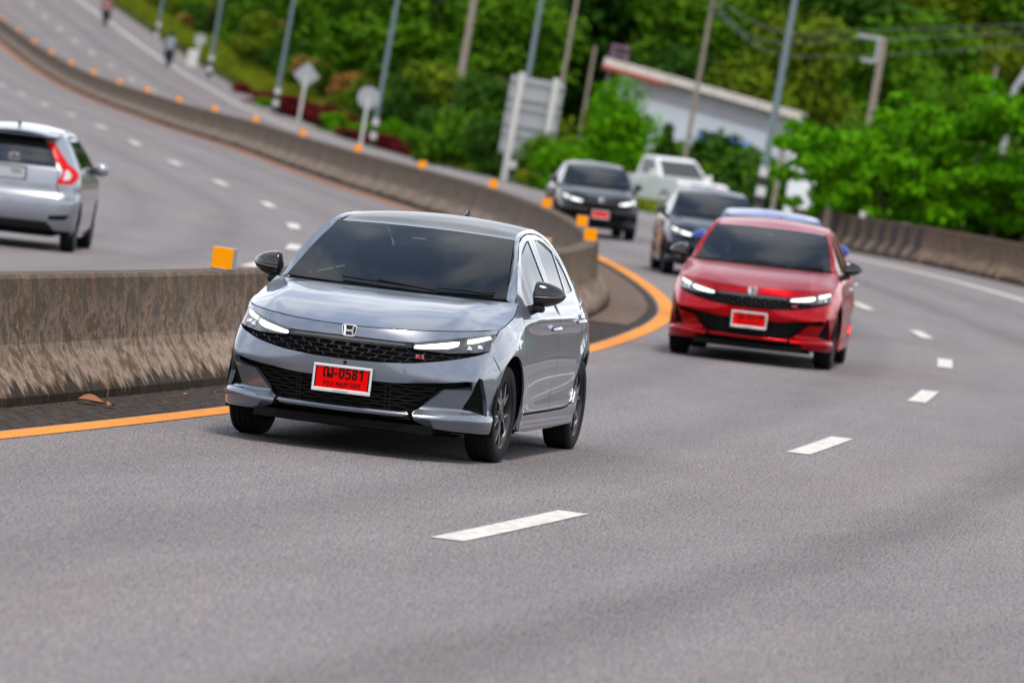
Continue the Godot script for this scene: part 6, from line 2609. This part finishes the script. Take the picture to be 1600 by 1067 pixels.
func build_trees() -> void:
	var crowns := []
	var trunks := []
	for k in 5:
		crowns.append(leaf_ball(9000, lobes_of(100 + k, 22, 8.5, 11.0, 0.2), 0.42, 200 + k).mesh())
		trunks.append(trunk_mesh(11.0, 0.22, 300 + k, 7.0).mesh())
	var r := RandomNumberGenerator.new()
	r.seed = 77
	# the wood on the hillside
	var names := ["leaf_mid", "leaf_dark", "leaf_olive", "leaf_mid", "leaf_dark"]
	var words := {"leaf_mid": "mid green leafy", "leaf_dark": "dark green leafy", "leaf_olive": "yellowish green leafy"}
	for row in 7:
		var d: float = [232.0, 250.0, 272.0, 298.0, 328.0, 362.0, 400.0][row]
		var px := 180.0 + r.randf_range(0, 60)
		while px < 1760.0:
			var q := at_px(px, 200, d + r.randf_range(-9, 9))
			var off := q.x - xb(-q.z)
			if off > 15.5 and not (row == 0 and px > 900 and px < 1000):
				var kind: String = names[r.randi() % 5]
				if px < 480.0 and r.randf() < 0.6: kind = "leaf_olive"
				var v := r.randi() % 5
				var s := r.randf_range(0.75, 1.25) * (0.62 if row < 1 else 1.0)
				var where_w := "beyond the far shoulder above the motorcycles" if px < 420 else ("behind the red shrubs and diamond sign" if px < 600 else ("behind the bushes left of the large sign" if px < 800 else ("behind the large sign and bright tree" if px < 960 else ("rising behind the white shed" if px < 1240 else "rising behind the big spreading tree"))))
				var deep := "foremost" if row < 2 else ("middling" if row < 4 else "hindmost")
				plant("leafy_tree", crowns[v], trunks[v], M[kind], Vector3(q.x, tg(q.x, q.z) - 0.2, q.z), Vector3(s * r.randf_range(0.9, 1.2), s * r.randf_range(0.85, 1.2), s), r.randf() * TAU, "%s %s tree %s" % [deep, words[kind], where_w], "tree", "trees of the hillside wood")
			px += r.randf_range(100.0, 160.0) * 236.0 / d
	# the big tree at the right, several stems and long sprays
	var big := []
	for a in [[1290, 250, 2.0], [1360, 205, 2.1], [1440, 190, 2.3], [1530, 180, 2.4], [1610, 190, 2.5], [1690, 200, 2.5], [1300, 318, 1.3], [1345, 335, 1.2], [1395, 330, 1.4], [1450, 335, 1.3], [1510, 330, 1.5], [1570, 335, 1.5], [1640, 335, 1.6], [1255, 250, 1.2], [1320, 290, 1.6], [1400, 270, 2.0], [1490, 255, 2.2], [1580, 260, 2.3], [1265, 215, 1.3], [1275, 290, 1.1], [1670, 280, 2.2], [1405, 160, 1.4], [1560, 150, 1.5], [1480, 300, 1.8], [1360, 250, 1.8]]:
		big.append(a)
	var ctr := on_ground(1480, 372, 134.0)
	ctr.y = tg(ctr.x, ctr.z)
	var lb := []
	for a in big:
		for k in 4:
			var p := at_px(a[0] + r.randf_range(-38, 38), a[1] + r.randf_range(-26, 26), 133.0 + r.randf_range(-1.6, 2.4)) - ctr
			var s: float = a[2] * r.randf_range(0.13, 0.26)
			lb.append([p, Vector3(s * 1.45, s * 0.62, s * 1.4)])
	var bt := base("spreading_tree", ctr)
	tag(bt, "big spreading bright green tree behind the striped concrete barrier", "tree")
	part("crown", leaf_ball(22000, lb, 0.19, 55, 0.8).mesh(), M.leaf_bright, bt)
	var ml := MB.new()
	for x in [-2.0, -0.9, 0.4, 1.5, 2.6]:
		var e: Vector3 = lb[int(absf(x) * 2.0) % lb.size()][0]
		ml.tube([Vector3(x * 0.55, -0.2, 0), Vector3(x * 0.7, 0.8, 0.1), Vector3(x * 0.95, 1.7, 0.2), Vector3(x * 1.2, 2.6, 0.2)], [0.08, 0.065, 0.05, 0.03], 7)
	part("trunk", ml.mesh(), M.bark, bt)
	# deep growth behind the big tree
	for a in [[1320, 340, 139.0, 0.36], [1385, 340, 139.0, 0.44], [1450, 345, 138.0, 0.42], [1520, 350, 138.0, 0.44], [1590, 355, 137.0, 0.44], [1660, 355, 137.0, 0.44], [1350, 300, 165.0, 0.6], [1480, 300, 165.0, 0.6], [1610, 310, 165.0, 0.6]]:
		var p := on_ground(a[0], a[1], a[2])
		plant("leafy_shrub", crowns[2], trunks[2], M.leaf_mid, Vector3(p.x, tg(p.x, p.z) - 0.6 * a[3], p.z), Vector3(a[3], a[3] * 0.60, a[3] * 0.7), r.randf() * TAU, "bushy green shrub in the shade under the big spreading tree", "shrub", "shrubs under the big tree")
	# bright tree by the large sign, dark one beside it
	var p := on_ground(942, 262, 180.0)
	plant("bright_tree", crowns[1], trunks[1], M.leaf_bright, Vector3(p.x, tg(p.x, p.z) - 0.55, p.z), Vector3(0.39, 0.39, 0.39), 0.4, "rounded bright green tree beside the large grey sign panel", "tree", "")
	p = on_ground(1030, 262, 194.0)
	var cone := []
	for k in 7: cone.append([Vector3(0, 0.5 + 0.32 * k, 0), Vector3(0.62 - 0.075 * k, 0.26, 0.62 - 0.075 * k)])
	plant("conifer", leaf_ball(3500, cone, 0.16, 61, 0.2).mesh(), trunk_mesh(2.4, 0.07, 5, 0.5).mesh(), M.leaf_dark, Vector3(p.x, tg(p.x, p.z), p.z), Vector3(1.1, 1.05, 1.1), 0.0, "dark cone shaped tree right of the rounded bright tree", "tree", "")
	# shrubs in front of the shed
	var bush := []
	for k in 3: bush.append(leaf_ball(2600, lobes_of(400 + k, 9, 2.2, 1.6, -0.1), 0.16, 500 + k).mesh())
	var stems := []
	for k in 3: stems.append(trunk_mesh(1.2, 0.04, 600 + k, 1.2).mesh())
	for a in [[1085, 262, 204.0, 1.5, "leaf_mid"], [1125, 275, 200.0, 1.6, "leaf_olive"], [1160, 290, 186.0, 1.5, "leaf_dark"], [1178, 270, 195.0, 1.8, "leaf_mid"], [1215, 300, 165.0, 1.4, "leaf_mid"], [1050, 262, 204.0, 1.5, "leaf_dark"], [1020, 262, 202.0, 1.2, "leaf_bright"], [985, 262, 200.0, 1.2, "leaf_mid"], [1240, 300, 162.0, 1.4, "leaf_dark"], [1205, 280, 190.0, 1.6, "leaf_bright"], [1110, 270, 200.0, 1.9, "leaf_dark"], [1290, 345, 135.0, 0.6, "leaf_olive"], [1325, 352, 134.0, 0.55, "leaf_mid"], [880, 255, 178.0, 1.1, "leaf_bright"], [860, 240, 186.0, 1.2, "leaf_mid"]]:
		p = on_ground(a[0], a[1], a[2])
		var w: String = {"leaf_mid": "mid green", "leaf_olive": "yellowish green", "leaf_dark": "dark green", "leaf_bright": "bright green"}[a[4]]
		plant("bush", bush[r.randi() % 3], stems[0], M[a[4]], Vector3(p.x, tg(p.x, p.z), p.z), Vector3(a[3], a[3] * 0.9, a[3]), r.randf() * TAU, w + " bush between the road and the white shed", "shrub", "bushes before the shed")
	# bank of shrubs left of the large sign
	for a in [[760, 262, 192.0, 1.25, "leaf_dark"], [715, 245, 196.0, 1.3, "leaf_mid"], [690, 225, 206.0, 1.2, "leaf_dark"], [740, 215, 212.0, 1.6, "leaf_dark"], [668, 238, 199.0, 0.8, "leaf_mid"], [770, 190, 216.0, 1.7, "leaf_olive"], [640, 190, 226.0, 1.4, "leaf_dark"], [700, 175, 226.0, 1.9, "leaf_olive"], [620, 215, 222.0, 0.7, "leaf_bright"], [790, 225, 210.0, 1.3, "leaf_mid"]]:
		p = on_ground(a[0], a[1], a[2])
		var w: String = {"leaf_mid": "mid green", "leaf_olive": "yellowish green", "leaf_dark": "dark green", "leaf_bright": "bright green"}[a[4]]
		p.y = minf(at_px(a[0], a[1], a[2]).y, tg(p.x, p.z) + 1.5)
		plant("bush", bush[r.randi() % 3], stems[1], M[a[4]], p - Vector3(0, 0.3, 0), Vector3(a[3], a[3], a[3]), r.randf() * TAU, w + " bush on the verge left of the large grey sign panel", "shrub", "bushes left of the large sign")
	# clipped red hedge and green shrubs on the verge
	for a in [[385, 150, 268.0, 1.0], [418, 158, 262.0, 1.0], [455, 178, 250.0, 1.15], [490, 182, 248.0, 1.15], [520, 186, 246.0, 1.0], [405, 165, 258.0, 0.7], [560, 214, 228.0, 0.8], [600, 228, 220.0, 0.8], [625, 232, 218.0, 0.7]]:
		p = at_px(a[0], a[1], a[2])
		p.y = minf(p.y, tg(p.x, p.z) + 0.8) - 0.35
		plant("red_shrub", bush[r.randi() % 3], stems[2], M.leaf_red, p, Vector3(a[3], a[3] * 0.62, a[3]), r.randf() * TAU, "dark red leaved shrub on the verge behind the signs", "shrub", "red shrubs on the verge")
	for a in [[520, 205, 236.0, 0.85], [545, 212, 232.0, 0.75], [410, 172, 256.0, 0.7], [585, 205, 232.0, 0.6]]:
		p = at_px(a[0], a[1], a[2])
		p.y = minf(p.y, tg(p.x, p.z) + 0.8) - 0.3
		plant("green_shrub", bush[r.randi() % 3], stems[2], M.leaf_bright, p, Vector3(a[3], a[3] * 0.75, a[3]), r.randf() * TAU, "bright green shrub among the red shrubs on the verge", "shrub", "green shrubs on the verge")
	# scrub along the far verge, between grass and wood
	var d_s := 196.0
	var kk := 0
	while d_s < 392.0:
		for off in [16.0, 18.6]:
			var q := road(d_s + r.randf_range(-1.5, 1.5), off + r.randf_range(-0.8, 0.8))
			var kind: String = ["leaf_olive", "leaf_mid", "leaf_olive", "leaf_dark", "leaf_dry"][r.randi() % 5]
			var s := r.randf_range(0.9, 1.6)
			plant("scrub_bush", bush[r.randi() % 3], stems[1], M[kind], Vector3(q.x, tg(q.x, q.z) - 0.1, q.z), Vector3(s, s * r.randf_range(0.8, 1.3), s), r.randf() * TAU, {"leaf_olive": "yellowish green", "leaf_mid": "mid green", "leaf_dark": "dark green", "leaf_dry": "dry brownish"}[kind] + " scrub bush between the far grass verge and the wood", "shrub", "scrub along the far verge")
		d_s += 4.2
	# trees outside the frame that the cars' sides mirror
	for a in [[30.0, 30.0, 0.4, 1], [50.0, 34.0, 0.3, 3], [90.0, 22.0, 0.46, 0], [101.0, 27.0, 0.5, 4], [78.0, 18.0, 0.2, 2], [118.0, 30.0, 0.40, 4], [10.0, 34.0, 0.5, 2], [-20.0, 24.0, 0.7, 1], [-45.0, 18.0, 0.8, 3]]:
		var q := road(a[0], a[1])
		plant("roadside_tree", crowns[a[3]], trunks[a[3]], M.leaf_mid, Vector3(q.x, tg(q.x, q.z) - 0.2, q.z), Vector3(a[2], a[2], a[2]), a[0], "leafy tree beside the outer shoulder of the road", "tree", "trees along the outer shoulder")
	# grass on the verges
	var tuft := MB.new()
	tuft.has_c = true
	for k in 7:
		var a := TAU * k / 7.0
		var d := Vector3(cos(a), 0, sin(a))
		var col := Color(1, 1, 1) * r.randf_range(0.7, 1.2)
		var i0 := tuft.vert(d * 0.02 - d.cross(Vector3.UP) * 0.025, Vector3.UP, Vector2.ZERO, col)
		var i1 := tuft.vert(d * 0.02 + d.cross(Vector3.UP) * 0.025, Vector3.UP, Vector2.ZERO, col)
		var i2 := tuft.vert(d * 0.16 + Vector3(0, 0.22, 0), Vector3.UP, Vector2.ZERO, col)
		tuft.tri(i0, i1, i2)
	for g in [["verge_grass", "leaf_grass", 12.1, 16.0, 150.0, 370.0, 9000, "yellowish green grass along the outer verge of the bend"], ["verge_grass", "leaf_mid", 11.5, 14.0, 60.0, 150.0, 3500, "green weeds growing behind the striped concrete barrier"]]:
		var mm := MultiMesh.new()
		mm.transform_format = MultiMesh.TRANSFORM_3D
		mm.use_colors = true
		mm.mesh = tuft.mesh()
		mm.instance_count = g[6]
		for k in g[6]:
			var d := r.randf_range(g[4], g[5])
			var off := r.randf_range(g[2], g[3])
			var q := road(d, off)
			q.y = tg(q.x, q.z) - 0.01
			var s := r.randf_range(0.7, 1.8)
			mm.set_instance_transform(k, Transform3D(Basis(Vector3.UP, r.randf() * TAU).scaled(Vector3(s, s, s)), q))
			var b := r.randf_range(0.7, 1.3)
			mm.set_instance_color(k, Color(b * r.randf_range(0.8, 1.5), b, b * 0.8))
		var o := MultiMeshInstance3D.new()
		o.name = numbered(g[0])
		o.multimesh = mm
		o.material_override = M[g[1]]
		add_child(o)
		tag(o, g[7], "grass", "", "stuff")

# ---------------------------------------------------------------- small things on the road
func build_details() -> void:
	# dry leaf in the gutter
	for a in [[140, 633, 0.20, 0.3, "curled dry brown leaf lying in the gutter by the barrier"], [172, 638, 0.10, 1.4, "small dry brown leaf fragment beside the large curled leaf"], [290, 621, 0.06, 0.8, "tiny dry leaf in the gutter close to the grey sedan"], [333, 616, 0.05, 2.0, "tiny pale dry leaf in the gutter beside the grey sedan's bumper"]]:
		var d := 36.0
		var best := 99.0
		for k in 400:
			var dd := 30.0 + k * 0.03
			var q := at_px(a[0], a[1], dd)
			if absf(q.y) < best:
				best = absf(q.y)
				d = dd
		var p := at_px(a[0], a[1], d)
		var mb := MB.new()
		var P := []
		for r in 9:
			var t := r / 8.0
			var wd: float = sin(PI * pow(t, 0.8)) * 0.30 + 0.02
			for c in 7:
				var s := -1.0 + c / 3.0
				P.append(Vector3((t - 0.5) * a[2], 0.008 + a[2] * (0.10 * s * s * sin(PI * t) + 0.035 * sin(5.0 * t + 1.5 * s)), s * wd * a[2]) + Vector3(0, 0.02 * a[2], 0))
		mb.grid(P, 7)
		var o := single("dry_leaf", mb.mesh(), M.dry_leaf)
		o.position = Vector3(p.x, 0.008, p.z)
		o.rotation = Vector3(0.15, a[3], 0)
		o.scale = Vector3(1, 1.4, 1)
		tag(o, a[4], "leaf", "dry leaves in the gutter")
	# grit along the gutter
	var r := RandomNumberGenerator.new()
	r.seed = 5
	var mm := MultiMesh.new()
	mm.transform_format = MultiMesh.TRANSFORM_3D
	var st := MB.new()
	st.box(Vector3(0, 0.3, 0), Vector3(1, 0.6, 0.8), 0.25)
	mm.mesh = st.mesh()
	mm.instance_count = 2600
	for k in 2600:
		var d := r.randf_range(26.0, 46.0)
		var off := 0.36 + 0.55 * pow(r.randf(), 1.8)
		var s := 0.004 + 0.011 * pow(r.randf(), 3.0)
		mm.set_instance_transform(k, Transform3D(Basis(Vector3.UP, r.randf() * TAU).scaled(Vector3(s, s, s)), road(d, off, 0.003)))
	var o2 := MultiMeshInstance3D.new()
	o2.name = "gutter_grit"
	o2.multimesh = mm
	o2.material_override = M.median_sand
	add_child(o2)
	tag(o2, "loose grit scattered along the foot of the median", "grit", "", "stuff")
